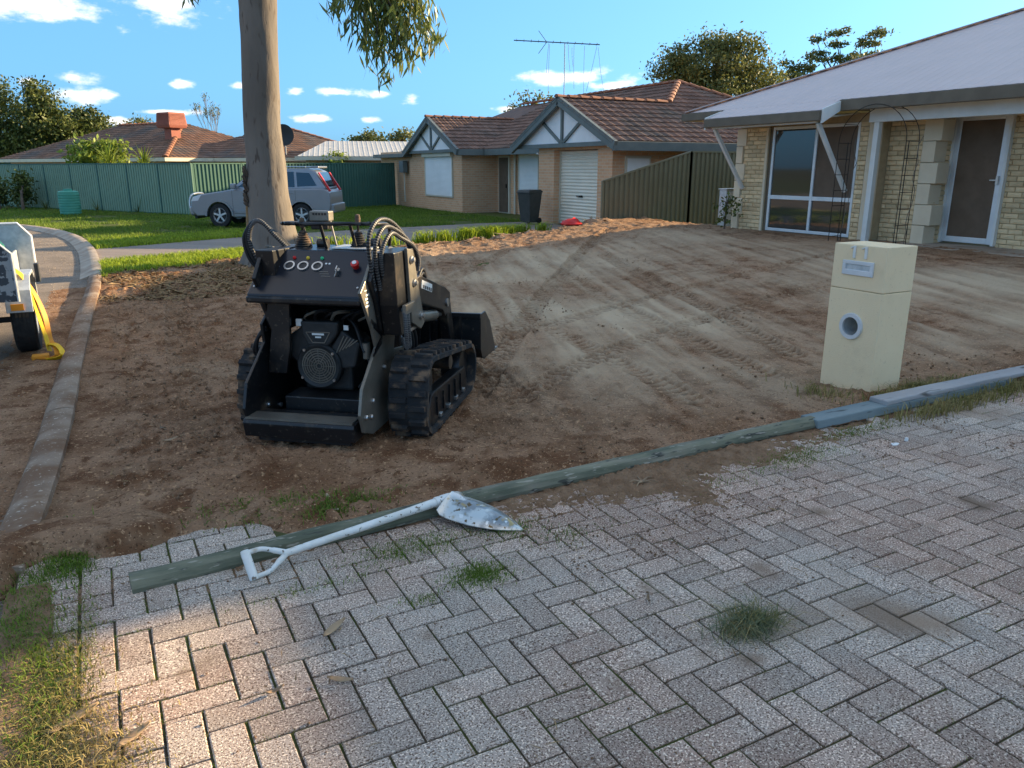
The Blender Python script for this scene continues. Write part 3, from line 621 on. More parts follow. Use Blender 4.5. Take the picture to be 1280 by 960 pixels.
# clods on the dirt and gravel on the road
def clods(name, P, r0, r1, mat_, label, cat):
    n = len(P); r = r0 + (r1 - r0) * RS.rand(n) ** 2.2
    base = np.array([(1, 0, 0), (-1, 0, 0), (0, 1, 0), (0, -1, 0), (0, 0, 1), (0, 0, -1)], float)
    V = P[:, None, :] + base[None] * r[:, None, None] * (.55 + .75 * RS.rand(n, 6, 1)) * np.array([1, 1, .7])
    F = np.array([(0, 2, 4), (2, 1, 4), (1, 3, 4), (3, 0, 4), (2, 0, 5), (1, 2, 5), (3, 1, 5), (0, 3, 5)]); Fs = (np.arange(n)[:, None, None] * 6 + F[None]).reshape(-1, 3)
    return tag(obj(name, npmesh(name, V.reshape(-1, 3), Fs, mat_, smooth=False)), label, cat, kind='stuff')
clods('clods', scatter(15000, -.4, 9, 3.35, 13.5, lambda a, b: fbm(a * 1.1, b * 1.1, 3, 74) > .45 + .24 * sstep(1.6, 3.2, a) * sstep(3.5, 4.3, b), zs), .002, .018, m_soil, 'small dirt clods strewn over the scraped lot', 'clods')
clods('paving_grit', np.concatenate([scatter(4200, .9, 5.0, 2.35, 3.3, lambda a, b: fbm(a * 2, b * 2, 3, 75) > .42, .004), scatter(500, -.4, 3, 1.2, 3.2, lambda a, b: a > -9, .003)]), .0015, .008, m_soil, 'grit and crumbs of soil on the paving', 'grit')
clods('road_gravel', scatter(3500, -1.6, -.3, 3, 22, lambda a, b: (a < kerbx(b) - .3) & (RS.rand(len(a)) < np.exp((a - kerbx(b) + .3) * 2.2)), -.05), .003, .014, m_conc, 'loose gravel lying in the road gutter', 'gravel')
# ================================================================== houses
def tile_unit(du, dw):
    mb = MB(); prof = [(0, .0), (.22, .026), (.45, .004), (.62, .004), (.80, .026), (1.0, 0)]
    r = []
    for w, h in ((0, -.012), (0, .034), (dw * 1.04, .004)): r.append([mb.pt((a * du, w, (b if h > -.01 else b * .3) + h)) for a, b in prof])
    for A, B in zip(r[:-1], r[1:]):
        for i in range(len(prof) - 1): mb.f.append([A[i], A[i + 1], B[i + 1], B[i]])
    return mb
def clip_bm(bm, pts, n):
    c = sum(pts, Vector()) / len(pts)
    for i in range(len(pts)):
        a, b = pts[i], pts[(i + 1) % len(pts)]; e = (b - a).cross(n).normalized()
        if e.dot(c - a) > 0: e = -e
        bmesh.ops.bisect_plane(bm, geom=bm.verts[:] + bm.edges[:] + bm.faces[:], plane_co=a, plane_no=e, clear_outer=True, dist=1e-5)
def frame_of(pts, u):
    n = (pts[1] - pts[0]).cross(pts[2] - pts[0]).normalized()
    if n.z < 0: n = -n
    u = Vector(u).normalized(); w = n.cross(u).normalized()
    if w.z < 0: u = -u; w = n.cross(u).normalized()
    return n, u, w
def inside(pts2, p):
    s = 0
    for i in range(len(pts2)):
        a, b = pts2[i], pts2[(i + 1) % len(pts2)]; c = (b[0] - a[0]) * (p[1] - a[1]) - (b[1] - a[1]) * (p[0] - a[0])
        if abs(c) < 1e-9: continue
        if s == 0: s = 1 if c > 0 else -1
        elif s * c < 0: return False
    return True
def roof_face(parent, poly, u, mt, piece=None, du=.30, dw=.345, singles=0, unit=None, stuffname='roof_tiles'):
    """tile one convex roof plane with real overlapping tiles; cut ones along hips and valleys are joined"""
    pts = [Vector(p) for p in poly]; n, u, w = frame_of(pts, u); p0 = min(pts, key=lambda q: (q.z, q.dot(u)))
    c2 = [((q - p0).dot(u), (q - p0).dot(w)) for q in pts]
    a0, a1 = min(c[0] for c in c2), max(c[0] for c in c2); b0, b1 = min(c[1] for c in c2), max(c[1] for c in c2)
    ub = unit or tile_unit(du, dw); M = Matrix(((u.x, w.x, n.x, p0.x), (u.y, w.y, n.y, p0.y), (u.z, w.z, n.z, p0.z), (0, 0, 0, 1)))
    bm = bmesh.new(); made = 0
    for j in range(int((b1 - b0) / dw) + 1):
        for i in range(int((a1 - a0) / du) + 2):
            a = a0 + i * du; b = b0 + j * dw; cs = [(a, b), (a + du, b), (a + du, b + dw * 1.04), (a, b + dw * 1.04)]
            ins = [inside(c2, c) for c in cs]
            if not any(ins) and not inside(c2, (a + du / 2, b + dw / 2)): continue
            Mt = M @ Matrix.Translation((a, b, .012))
            if all(ins) and made < singles and piece:
                o = obj('roof_tile', piece, parent); o.matrix_local = Mt; made += 1
            else:
                vv = [bm.verts.new(Mt @ Vector(q)) for q in ub.v]
                for f in ub.f: bm.faces.new([vv[k] for k in f])
    if len(bm.faces):
        clip_bm(bm, pts, n); me = bpy.data.meshes.new(stuffname); bm.to_mesh(me); me.materials.append(mt)
        tag(obj(stuffname, me, parent), kind='stuff')
    bm.free(); return made
def caps(parent, a, b, mt, step=.38, r=.11):
    a = Vector(a); b = Vector(b); d = b - a; k = max(1, round(d.length / step)); d.normalize(); st = (b - a).length / k
    y = Vector((0, 0, 1)).cross(d).normalized(); z = d.cross(y)
    mb = MB(); n = 7; r0, r1 = [], []
    for q in range(n):
        t = math.pi * q / (n - 1); c, s = math.cos(t), math.sin(t)
        r0.append(mb.pt((0, c * r * 1.12, s * r * .75 + .012))); r1.append(mb.pt((st * 1.06, c * r * .95, s * r * .62)))
    for q in range(n - 1): mb.f.append([r0[q], r0[q + 1], r1[q + 1], r1[q]])
    mb.f.append(r0[::-1]); mb.f.append(r1); me = mesh('ridge_cap', mb.v, mb.f, mt, 50)
    for i in range(k):
        p = a + d * (st * i); o = obj('ridge_cap', me, parent)
        o.matrix_local = Matrix(((d.x, y.x, z.x, p.x), (d.y, y.y, z.y, p.y), (d.z, y.z, z.z, p.z + .03), (0, 0, 0, 1)))
def deck(parent, polys, mt, drop=.02, name='roof_deck'):
    mb = MB()
    for p in polys: mb.face([(q[0], q[1], q[2] - drop) for q in p])
    return mb.build(name, mt, parent, recalc=False)

# ------------------------------------------------------------ middle brick house with gables
H2 = thing('gabled_brick_house', 'salmon brick house with two white gables, brown tiled roof and roller door', 'house', (0, 0, 0))
ub = tile_unit(.30, .345); tile_me = mesh('roof_tile', ub.v, ub.f, m_tile, 35, recalc=False)
K, EZ, T1, TE, VE, VG = .45, 2.30, 20.0, 17.2, 13.3, 12.08
RZ = EZ + K * (T1 - TE); A = (VE + 4.7, TE + 4.7, EZ + K * 4.7); B = (A[0], 33.0, A[2]); L1 = 30.0; LE0, LE1 = L1 - 2.8, L1 + 2.8
def zm(v): return EZ + K * (v - VE)
roof2 = deck(H2, [[(VG, TE, EZ), (16.1, TE, EZ), (16.1, T1, RZ), (VG, T1, RZ)], [(16.1, TE, EZ), (22.7, TE, EZ), A, (16.1, T1, RZ)], [(VG, T1, RZ), (16.1, T1, RZ), (VE, 22.8, EZ), (VG, 22.8, EZ)],
    [(VE, 22.8, EZ), (A[0], 22.8, A[2]), A, (16.1, T1, RZ)], [(VE, 22.8, EZ), (VE, LE0, EZ), (A[0], LE0, A[2]), (A[0], 22.8, A[2])], [(VE, LE0, EZ), (16.1, L1, RZ), (A[0], L1, A[2]), (A[0], LE0, A[2])],
    [(VG, LE0, EZ), (VE, LE0, EZ), (16.1, L1, RZ), (VG, L1, RZ)], [(VG, L1, RZ), (16.1, L1, RZ), (VE, LE1, EZ), (VG, LE1, EZ)], [(16.1, L1, RZ), (VE, LE1, EZ), (VE, 37.7, EZ), B, (A[0], L1, A[2])],
    [(22.7, TE, EZ), (22.7, 37.7, EZ), B, A], [(VE, 37.7, EZ), (22.7, 37.7, EZ), B]], m_tile, .03, 'roof')
md = 0
md += roof_face(roof2, [(VG, TE, EZ), (16.1, TE, EZ), (16.1, T1, RZ), (VG, T1, RZ)], (1, 0, 0), m_tile, tile_me, singles=130)
md += roof_face(roof2, [(16.1, TE, EZ), (22.7, TE, EZ), A, (16.1, T1, RZ)], (1, 0, 0), m_tile, tile_me, singles=105)
md += roof_face(roof2, [(VG, LE0, EZ), (VE, LE0, EZ), (16.1, L1, RZ), (VG, L1, RZ)], (1, 0, 0), m_tile, tile_me, singles=60)
for p in ([(VG, T1, RZ), (16.1, T1, RZ), (VE, 22.8, EZ), (VG, 22.8, EZ)],): roof_face(roof2, p, (1, 0, 0), m_tile)
for p in ([(VE, 22.8, EZ), (A[0], 22.8, A[2]), A, (16.1, T1, RZ)], [(VE, 22.8, EZ), (VE, LE0, EZ), (A[0], LE0, A[2]), (A[0], 22.8, A[2])], [(VE, LE0, EZ), (16.1, L1, RZ), (A[0], L1, A[2]), (A[0], LE0, A[2])]): roof_face(roof2, p, (0, 1, 0), m_tile)
caps(roof2, (VG - .02, T1, RZ), (16.0, T1, RZ), m_ridge); caps(roof2, (16.15, T1 + .05, RZ + .02), A, m_ridge); caps(roof2, A, (A[0], 32.9, A[2]), m_ridge)
caps(roof2, (VG - .02, L1, RZ), (16.0, L1, RZ), m_ridge); caps(roof2, A, (22.7, TE, EZ), m_ridge)
w2 = MB()
w2.box((12.5, 17.75, -.2), (12.88, 18.45, 2.34)); w2.box((12.5, 20.8, -.2), (12.88, 21.72, 2.34)); w2.box((12.5, 18.45, 2.16), (12.88, 20.8, 2.34))
w2.box((12.88, 17.75, -.2), (22.2, 21.72, 2.36))
w2.box((14.0, 21.72, -.2), (22.2, 27.55, 2.36)); w2.box((12.5, 27.55, -.2), (22.2, 33.0, 2.36)); w2.box((12.6, 33.0, -.2), (22.2, 37.2, 2.36))
w2.build('wall', m_brickm, H2)
# gables
def gable(tc, half, v):
    zr = EZ + K * half
    g = MB().prism([(tc - half + .1, EZ - .02), (tc + half - .1, EZ - .02), (tc, zr - .05)], 0, v + .22, v + .40).build('gable_board', m_white, H2)
    for s in (-1, 1):
        MB().beam((v + .06, tc + s * (half + .06), EZ - .09), (v + .06, tc, zr - .05), .10, .24, (0, -s * K, 1)).build('barge_board', m_trimgrey, H2)
        MB().beam((v + .19, tc + s * .08, EZ + .06), (v + .19, tc + s * half * .42, EZ + K * half * .55), .05, .085, (0, 1, .5)).build('gable_strut', m_trimgrey, H2)
    MB().box((v + .165, tc - .05, EZ + .04), (v + .217, tc + .05, zr - .12)).build('king_post', m_trimgrey, H2)
    MB().box((v + .16, tc - half + .03, EZ - .075), (v + .30, tc + half - .03, EZ + .04)).build('gable_chord', m_trimgrey, H2)
gable(T1, 2.8, VG); gable(L1, 2.8, VG)
MB().box((VG + .02, TE - .06, EZ - .22), (22.7, TE + .03, EZ + .02)).build('gutter', m_trimgrey, H2, .01)
MB().box((VE - .05, 22.75, EZ - .2), (VE + .06, LE0, EZ + .02)).build('gutter', m_trimgrey, H2, .01)
MB().box((VG + .1, LE0 - .05, EZ - .2), (VE - .06, LE0 + .04, EZ + .02)).build('gutter', m_trimgrey, H2, .01)
MB().box((12.2, LE1 - .02, EZ - .2), (13.4, 37.2, EZ - .04)).build('gutter', m_trimgrey, H2, .01)
MB().box((12.3, TE + .03, EZ - .12), (22.6, 17.75, EZ - .06)).build('soffit', m_cream, H2); MB().box((VE, 21.75, EZ - .1), (14.0, 27.5, EZ - .05)).build('soffit', m_cream, H2)
# roller door: curved slats
def ribbed(name, plane, a0, a1, z0, z1, pitch, depth, mt, parent):
    mb = MB(); z = z0; rows = []
    while z < z1 - 1e-4:
        for q in (0, .3, .5, .8): rows.append((min(z + pitch * q, z1), depth if q in (.3, .5) else 0))
        z += pitch
    rows.append((z1, 0)); rr = [(mb.pt((plane - d, a0, zz)), mb.pt((plane - d, a1, zz))) for zz, d in rows]
    for p, q in zip(rr[:-1], rr[1:]): mb.f.append([p[0], p[1], q[1], q[0]])
    return mb.build(name, mt, parent, smooth=30)
rd = ribbed('roller_door', 12.76, 18.47, 20.78, -.02, 2.14, .095, .022, m_rollerdoor, H2)
MB().box((12.68, 19.55, .82), (12.745, 19.64, .87)).box((12.7, 19.66, .83), (12.745, 19.85, .86)).build('handle', m_blackiron, rd)
MB().box((12.70, 18.44, 0), (12.80, 18.48, 2.14)).build('door_track', m_cream, rd); MB().box((12.70, 20.77, 0), (12.80, 20.81, 2.14)).build('door_track', m_cream, rd)
def shutter(v, t0, t1, z0, z1, box=True):
    s = ribbed('roller_shutter', v - .03, t0, t1, z0, z1, .045, .008, m_shutter, H2)
    MB().box((v - .06, t0 - .05, z0 - .04), (v + .02, t0, z1)).build('shutter_guide', m_cream, s); MB().box((v - .06, t1, z0 - .04), (v + .02, t1 + .05, z1)).build('shutter_guide', m_cream, s)
    MB().box((v - .05, t0, z0 - .05), (v + .02, t1, z0 - .003)).build('sill', m_cream, s)
    if box: MB().box((v - .16, t0 - .1, z1), (v + .02, t1 + .1, z1 + .18)).build('shutter_box', m_cream, s, .01)
shutter(12.5, 28.4, 31.15, .58, 2.08); shutter(14.0, 24.3, 25.7, .80, 2.12, False)
d2 = MB().box((13.93, 26.42, -.1), (14.02, 27.3, 2.1)).build('front_door', m_cream, H2)
MB().box((13.90, 26.52, .02), (13.928, 27.2, 2.02)).build('screen', m_screen, d2); MB().box((13.86, 26.55, .92), (13.898, 26.6, 1.06)).build('handle', m_blackiron, d2)
MB().box((14.02, 26.42, 2.1), (14.04, 27.3, 2.12)).build('door_head', m_cream, d2)
MB().tube([(13.92, 25.95, -.05), (13.92, 25.95, 2.2)], .045, 8).build('downpipe', m_cream, H2, smooth=50)
sw = MB().box((12.9, 17.70, 1.30), (13.75, 17.80, 1.96)).build('side_window', m_cream, H2); MB().box((12.96, 17.68, 1.36), (13.69, 17.698, 1.90)).build('blind', m_shutter, sw)
MB().box((12.30, 33.4, 1.45), (12.52, 33.9, 1.95)).build('meter_box', m_trimgrey, H2, .01); MB().tube([(12.45, 33.65, .2), (12.45, 33.65, 1.45)], .03, 6).build('conduit', m_cream, H2)
MB().box((12.46, 21.73, 2.05), (12.60, 21.80, 2.11)).build('porch_lamp', m_white, H2)
w2b = MB().box((17.0, 17.69, 1.15), (18.2, 17.79, 1.75)).build('side_window', m_cream, H2); MB().box((17.06, 17.67, 1.2), (18.14, 17.688, 1.7)).build('pane', m_glass, w2b)

# ------------------------------------------------------------ near cream brick house, metal roof
H1 = thing('cream_brick_house', 'cream brick house with pale metal roof, big window and screened door', 'house', (0, 0, 0))
def house11():
    core = MB()
    z0, z1 = .15, 2.62
    core.box((12.64, 12.33, z0), (18, 13.18, z1)); core.box((12.64, 9.78, z0), (18, 10.12, z1)); core.box((13.04, 8.87, z0), (18, 9.78, z1)); core.box((13.54, -6.9, z0), (18, 8.87, z1 + .15))
    core.box((12.7, 10.12, z0), (18, 12.33, .36)); core.box((12.7, 10.12, 2.46), (18, 12.33, z1)); core.box((17.9, -6.9, z0), (23.8, 13.18, z1)); core.box((14.4, 10.12, .36), (18, 12.33, 2.46))
    core.build('wall', m_mortar, H1)
    wall = H1.children[0]
    # bricks: (axis facing, plane, a0, a1, z0, z1)
    secs = [('v', 12.64, 12.40, 13.02, .32, 2.46), ('v', 12.64, 9.92, 10.10, .32, 2.46), ('v', 13.04, 9.10, 9.78, .32, 2.60), ('t', 8.87, 13.06, 13.54, .32, 2.60), ('v', 13.54, 4.2, 7.86, .32, 2.70)]
    bw, bh, g = .24, .086, .010; lst = []
    for face, pl, a0, a1, q0, q1 in secs:
        r = 0; z = q0
        while z + bh <= q1 + .02:
            a = a0 - (bw / 2 if r % 2 else 0)
            while a < a1 - .01:
                s, e = max(a, a0), min(a + bw, a1)
                if e - s > .03: lst.append((face, pl, s, e, z))
                a += bw
            z += bh; r += 1
    def key(b):
        f, pl, s, e, z = b; p = (pl, (s + e) / 2, z) if f == 'v' else ((s + e) / 2, pl, z); q = proj(p)
        return (1e6 if not q or q[0] > 1290 or q[0] < -10 else q[2])
    lst.sort(key=key); cache = {}; rest_ = MB()
    def bmsh(l, k):
        r = random.Random(k * 31 + int(l * 1000)); mb = MB(); h = bh - g; L_ = l - g; c = .006
        def ring(x, iy, j): return [mb.pt((x + r.uniform(-j, j), sy * (L_ / 2 - iy) + r.uniform(-j, j), h / 2 + sz * (h / 2 - iy) + r.uniform(-j, j))) for sy, sz in ((-1, -1), (1, -1), (1, 1), (-1, 1))]
        r0 = ring(.02, 0, 0); r1 = ring(-.012, 0, .001); r2 = ring(-.022, c, .003); ctr = mb.pt((-.026 - r.uniform(0, .008), r.uniform(-.03, .03), h * r.uniform(.35, .65)))
        for A_, B_ in ((r0, r1), (r1, r2)):
            for q in range(4): w = (q + 1) % 4; mb.f.append([A_[w], A_[q], B_[q], B_[w]])
        for q in range(4): w = (q + 1) % 4; mb.f.append([r2[w], r2[q], ctr])
        return mb
    for n_, (f, pl, s, e, z) in enumerate(lst):
        l = round(e - s, 3); k = rnd.randrange(3); kk = (l, k)
        if kk not in cache: b = bmsh(l, k); cache[kk] = (b, mesh('brick', b.v, b.f, m_brick11))
        M = Matrix.Translation((pl, (s + e) / 2, z)) if f == 'v' else Matrix.Translation(((s + e) / 2, pl, z)) @ Matrix.Rotation(math.pi / 2, 4, 'Z')
        if n_ < 300: o = obj('brick', cache[kk][1], wall); o.matrix_local = M
        else:
            b0 = len(rest_.v); rest_.v += [(M @ Vector(q))[:] for q in cache[kk][0].v]; rest_.f += [[b0 + t for t in ff] for ff in cache[kk][0].f]
    tag(rest_.build('far_bricks', m_brick11, wall), kind='stuff')
    # quoins
    for (pl, t0, t1) in ((12.62, 13.03, 13.22), (13.02, 8.84, 9.09)):
        z = .3; k = 0
        while z < 2.44:
            h = .36; ext = .09 if k % 2 else 0
            MB().box((pl - .03, t0 - ext, z + .004), (pl + .3, t1, z + h - .004)).build('quoin', m_quoin, wall, .012); z += h; k += 1
    for (pl, t0, t1) in ((12.62, 12.335, 12.395), (12.62, 9.775, 9.91)):
        MB().box((pl - .012, t0, .3), (pl + .2, t1, 2.46)).build('quoin', m_quoin, wall, .006)
    # window
    wn = MB().box((12.66, 10.13, .37), (12.72, 10.19, 2.46)).box((12.66, 12.20, .37), (12.72, 12.26, 2.46)).box((12.66, 10.19, .37), (12.72, 12.20, .43)).box((12.66, 10.19, 2.40), (12.72, 12.20, 2.46)).box((12.655, 11.10, .43), (12.725, 11.16, 2.40)).box((12.655, 10.19, 1.02), (12.725, 11.10, 1.10)).box((12.655, 11.16, 1.02), (12.725, 12.20, 1.10)).build('window', m_alum, H1, .006)
    for (a, b, c, d, mt) in ((11.16, 12.20, 1.10, 2.40, m_glass), (10.19, 11.10, 1.10, 2.40, m_screen), (11.16, 12.20, .43, 1.02, m_glass), (10.19, 11.10, .43, 1.02, m_glass)):
        MB().box((12.685, a, c), (12.695, b, d)).build('pane', mt, wn)
    MB().box((12.66, 12.26, .33), (12.74, 12.33, 2.46)).build('window_jamb', m_gutter, wn)
    # door
    dr = MB().box((13.46, 7.90, .38), (13.53, 7.99, 2.52)).box((13.46, 8.72, .38), (13.53, 8.81, 2.52)).box((13.46, 7.99, 2.43), (13.53, 8.72, 2.52)).box((13.46, 7.99, .38), (13.53, 8.72, .48)).build('door', m_alum, H1, .008)
    MB().box((13.475, 7.99, .48), (13.50, 8.72, 2.43)).build('screen', m_screen, dr)
    MB().box((13.42, 7.93, 1.38), (13.458, 7.97, 1.52)).box((13.415, 7.94, 1.44), (13.43, 8.07, 1.46)).build('handle', m_steel, dr)
    MB().box((13.44, 8.81, .36), (13.535, 8.86, 2.55)).build('door_jamb', m_whitepaint, dr); MB().box((13.44, 7.85, .36), (13.535, 7.898, 2.55)).build('door_jamb', m_whitepaint, dr)
    MB().box((12.45, -6.5, .05), (13.6, 9.75, .345)).build('porch_slab', m_conc, H1, .01)
    # porch post and beam
    MB().box((12.40, 9.56, .33), (12.50, 9.66, 2.44)).build('porch_post', m_whitepaint, H1, .006)
    MB().box((12.40, 5.02, .33), (12.50, 5.12, 2.44)).build('porch_post', m_whitepaint, H1, .006)
    MB().box((12.38, -6.5, 2.43), (12.52, 9.76, 2.66)).build('porch_beam', m_whitepaint, H1, .005)
    # roof
    S = .40; VR, ZR = 12.1, 2.82; TL = 14.4
    def z(v): return ZR + S * (v - VR)
    R1 = (18.1, TL - 6, z(18.1)); R2 = (18.1, 3.35, z(18.1))
    main = [(VR, TL, ZR), (VR, 3.35, ZR), R2, R1]
    left = [(VR, TL, ZR), (24.1, TL, ZR), R1]
    back = [(24.1, TL, ZR), R1, R2, (24.1, 3.35, ZR)]
    low = [(VR, 3.35, ZR + .30), (VR, -7, ZR + .30), (23.5, -7, ZR + .42), (23.5, 3.35, ZR + .42)]; gend = [(VR, 3.35, ZR), (24.1, 3.35, ZR), R2]  # unseen low roof and gable line, shaped to end the shade on the paving
    hood = [(11.62, 13.12, z(11.62)), (11.62, 10.16, z(11.62)), (VR, 10.16, ZR), (VR, 13.12, ZR)]
    roof = deck(H1, [main, left, back, low, gend, hood], m_metalroof, .035, 'roof')
    def rib(du, dw):
        mb = MB(); pr = [(0, 0), (.30, 0), (.38, .004), (.56, .004), (.64, 0), (1, 0)]
        a = [mb.pt((q * du, 0, h)) for q, h in pr]; b = [mb.pt((q * du, dw, h)) for q, h in pr]
        for i in range(5): mb.f.append([a[i], a[i + 1], b[i + 1], b[i]])
        return mb
    for poly, uu in ((main, (0, 1, 0)), (left, (1, 0, 0)), (low, (0, 1, 0)), (hood, (0, 1, 0))): roof_face(roof, poly, uu, m_metalroof, du=.19, dw=8, unit=rib(.19, 8), stuffname='roof_sheet')
    MB().beam((VR, TL, ZR + .03), (R1[0], R1[1], R1[2] + .03), .30, .02).build('hip_flashing', m_metalroof, roof); MB().beam((R1[0], R1[1], R1[2] + .03), (R2[0], R2[1], R2[2] + .03), .3, .02).build('ridge_flashing', m_metalroof, roof)
    # gutters and fascias
    MB().box((VR - .08, 13.13, ZR - .16), (VR + .03, TL + .04, ZR + .0)).build('gutter', m_gutter, H1, .01); MB().box((VR - .08, 3.4, ZR - .19), (VR + .03, 10.14, ZR - .0)).build('gutter', m_gutter, H1, .01); MB().box((VR - .08, -7, ZR - .05), (VR + .03, 3.3, ZR + .32)).build('unseen_roof_fascia', m_gutter, H1, .01)
    MB().box((VR + .03, TL - .06, ZR - .16), (24, TL + .05, ZR)).build('gutter', m_gutter, H1, .01); zh = z(11.62)
    MB().box((11.54, 10.14, zh - .17), (11.65, 13.14, zh + .0)).build('gutter', m_gutter, H1, .01)
    MB().box((11.66, 10.30, zh - .20), (11.72, 13.0, zh - .13)).build('hood_trim', m_whitepaint, H1)
    MB().prism([(11.60, zh - .21), (VR + .1, ZR - .10), (VR + .1, ZR + .04), (11.60, zh + .03)], 1, 10.10, 10.145).build('hood_barge', m_whitepaint, H1); MB().prism([(11.60, zh - .21), (VR + .1, ZR - .10), (VR + .1, ZR + .04), (11.60, zh + .03)], 1, 13.135, 13.18).build('hood_barge', m_whitepaint, H1)
    MB().prism([(11.74, zh - .12), (12.62, 2.60), (12.62, 2.63), (11.74, zh - .09)], 1, 10.16, 13.10).build('soffit', m_cream, H1)
    MB().box((VR + .02, -6.8, 2.665), (13.5, 10.09, 2.69)).build('soffit', m_cream, H1); MB().box((VR + .02, 13.2, 2.66), (13.5, TL - .07, 2.685)).build('soffit', m_cream, H1)
    for tt in (12.98, 10.30): MB().beam((11.72, tt, zh - .20), (12.60, tt - .02, 1.22), .07, .07, (0, 1, 0)).build('hood_brace', m_whitepaint, H1, .005)
    # solar fairy lights string is too fine; the wall sign by the door
    sgn = MB().prism([(7.05, 1.70), (7.45, 1.70), (7.38, 1.60), (7.25, 1.56), (7.12, 1.60)], 0, 13.47, 13.49).build('wall_plaque', m_whitepaint, H1, .004)
house11()
# meter box beside that house
mb_ = thing('service_box', 'pale grey service box standing at the end of the boundary fence', 'service box', (13.45, 14.25, .2))
MB().box((-.2, -.12, 0), (.2, .12, .95)).build('cabinet', m_gal, mb_, .012); MB().box((-.22, -.14, .95), (.22, .14, .98)).build('lid', m_gal, mb_, .006); MB().box((-.17, -.132, .06), (.17, -.121, .9)).build('door', m_white, mb_, .004)

# iron garden arch in front of the porch
arch = thing('garden_arch', 'rusty black iron garden arch standing before the porch', 'garden arch', (11.95, 9.2, .33))
for s in (-1, 1):
    y = s * .66
    for x in (-.16, .16): MB().tube([(x, y, -.08), (x, y, 1.75)], .007, 6).build('upright', m_blackiron, arch, smooth=50)
    MB().tube([(0, y * .9, -.05), (0, y * .9, 1.75)], .008, 6).build('upright', m_blackiron, arch, smooth=50)
    for i in range(7): MB().tube([(-.16, y, .12 + i * .27), (.16, y, .12 + i * .27)], .006, 5).build('rung', m_blackiron, arch)
for x in (-.16, .16):
    MB().tube([(x, .66 * math.cos(a), 1.75 + .60 * math.sin(a)) for a in [math.pi * k / 16 for k in range(17)]], .007, 6).build('hoop', m_blackiron, arch, smooth=50)
for a in (30, 60, 90, 120, 150): MB().tube([(-.16, .66 * math.cos(rad(a)), 1.75 + .6 * math.sin(rad(a))), (.16, .66 * math.cos(rad(a)), 1.75 + .6 * math.sin(rad(a)))], .006, 5).build('rung', m_blackiron, arch)
vn = MB(); r_ = random.Random(4)
for s in (-1, 1):
    p = Vector((.1, s * .66, 0)); pts = []
    for i in range(14): pts.append(p.copy()); p += Vector((r_.uniform(-.06, .06), r_.uniform(-.04, .04), .14))
    vn.tube(pts, .006, 5)
vn.build('dry_vine', m_twig, arch)

# ------------------------------------------------------------ fences
def rib_sheet(L_, zt0, zt1, zb, mt, name, parent, origin, d, pitch=.155):
    mb = MB(); k = max(2, round(L_ / pitch)); cols = []
    for i in range(k):
        for q, dp in ((0, 0), (.34, 0), (.44, .034), (.90, .034)): cols.append(((i + q) * L_ / k, dp))
    cols.append((L_, 0)); nrm = Vector((d.y, -d.x, 0)); rr = []
    for a, dp in cols:
        zt = zt0 + (zt1 - zt0) * a / L_; p = Vector(origin) + d * a + nrm * (dp - .017); rr.append((mb.pt((p.x, p.y, zb)), mb.pt((p.x, p.y, zt))))
    for a, b in zip(rr[:-1], rr[1:]): mb.f.append([a[0], b[0], b[1], a[1]])
    return mb.build(name, mt, parent, recalc=False)
def fence(name, label, pts, zb, mt, mp, panel=2.38, rail=True):
    F = thing(name, label, 'fence', (0, 0, 0))
    for i in range(len(pts) - 1):
        (x0, y0, h0), (x1, y1, h1) = pts[i], pts[i + 1]; a = Vector((x0, y0, 0)); b = Vector((x1, y1, 0)); L_ = (b - a).length; d = (b - a).normalized(); k = max(1, round(L_ / panel)); st = L_ / k
        for j in range(k):
            o = a + d * st * j; za = h0 + (h1 - h0) * j / k; zc = h0 + (h1 - h0) * (j + 1) / k
            rib_sheet(st, za, zc, zb, mt, 'fence_sheet', F, o, d)
            MB().beam(o + Vector((0, 0, zb)), o + Vector((0, 0, za + .015)), .055, .06, d).build('post', mp, F)
            MB().beam(o + Vector((0, 0, za + .005)), o + d * st + Vector((0, 0, zc + .005)), .055, .045).build('top_rail', mp, F)
            MB().beam(o + Vector((0, 0, zb + .05)), o + d * st + Vector((0, 0, zb + .05)), .05, .05).build('bottom_rail', mp, F)
        e = a + d * L_; MB().beam(e + Vector((0, 0, zb)), e + Vector((0, 0, h1 + .015)), .055, .06, d).build('post', mp, F)
    return F
fence('metal_fence', 'sage green ribbed metal fence running past the water tank', [(-16.5, 64.3, 1.8), (3.3, 30.9, 1.8)], -.06, m_fencegrn, m_fencedk, 1.94)
fence('metal_fence', 'green ribbed metal fence in its shaded tone behind the silver car', [(3.36, 30.95, 1.8), (12.45, 35.0, 1.85)], -.06, m_fencedk, m_fencedk, 2.0)
fence('metal_fence', 'grey-green ribbed metal fence with a sloping top beside the garage', [(11.42, 16.6, 1.32), (14.22, 16.6, 2.06), (18.9, 16.6, 2.06)], .0, m_fencegry, m_fencegry, 2.9)

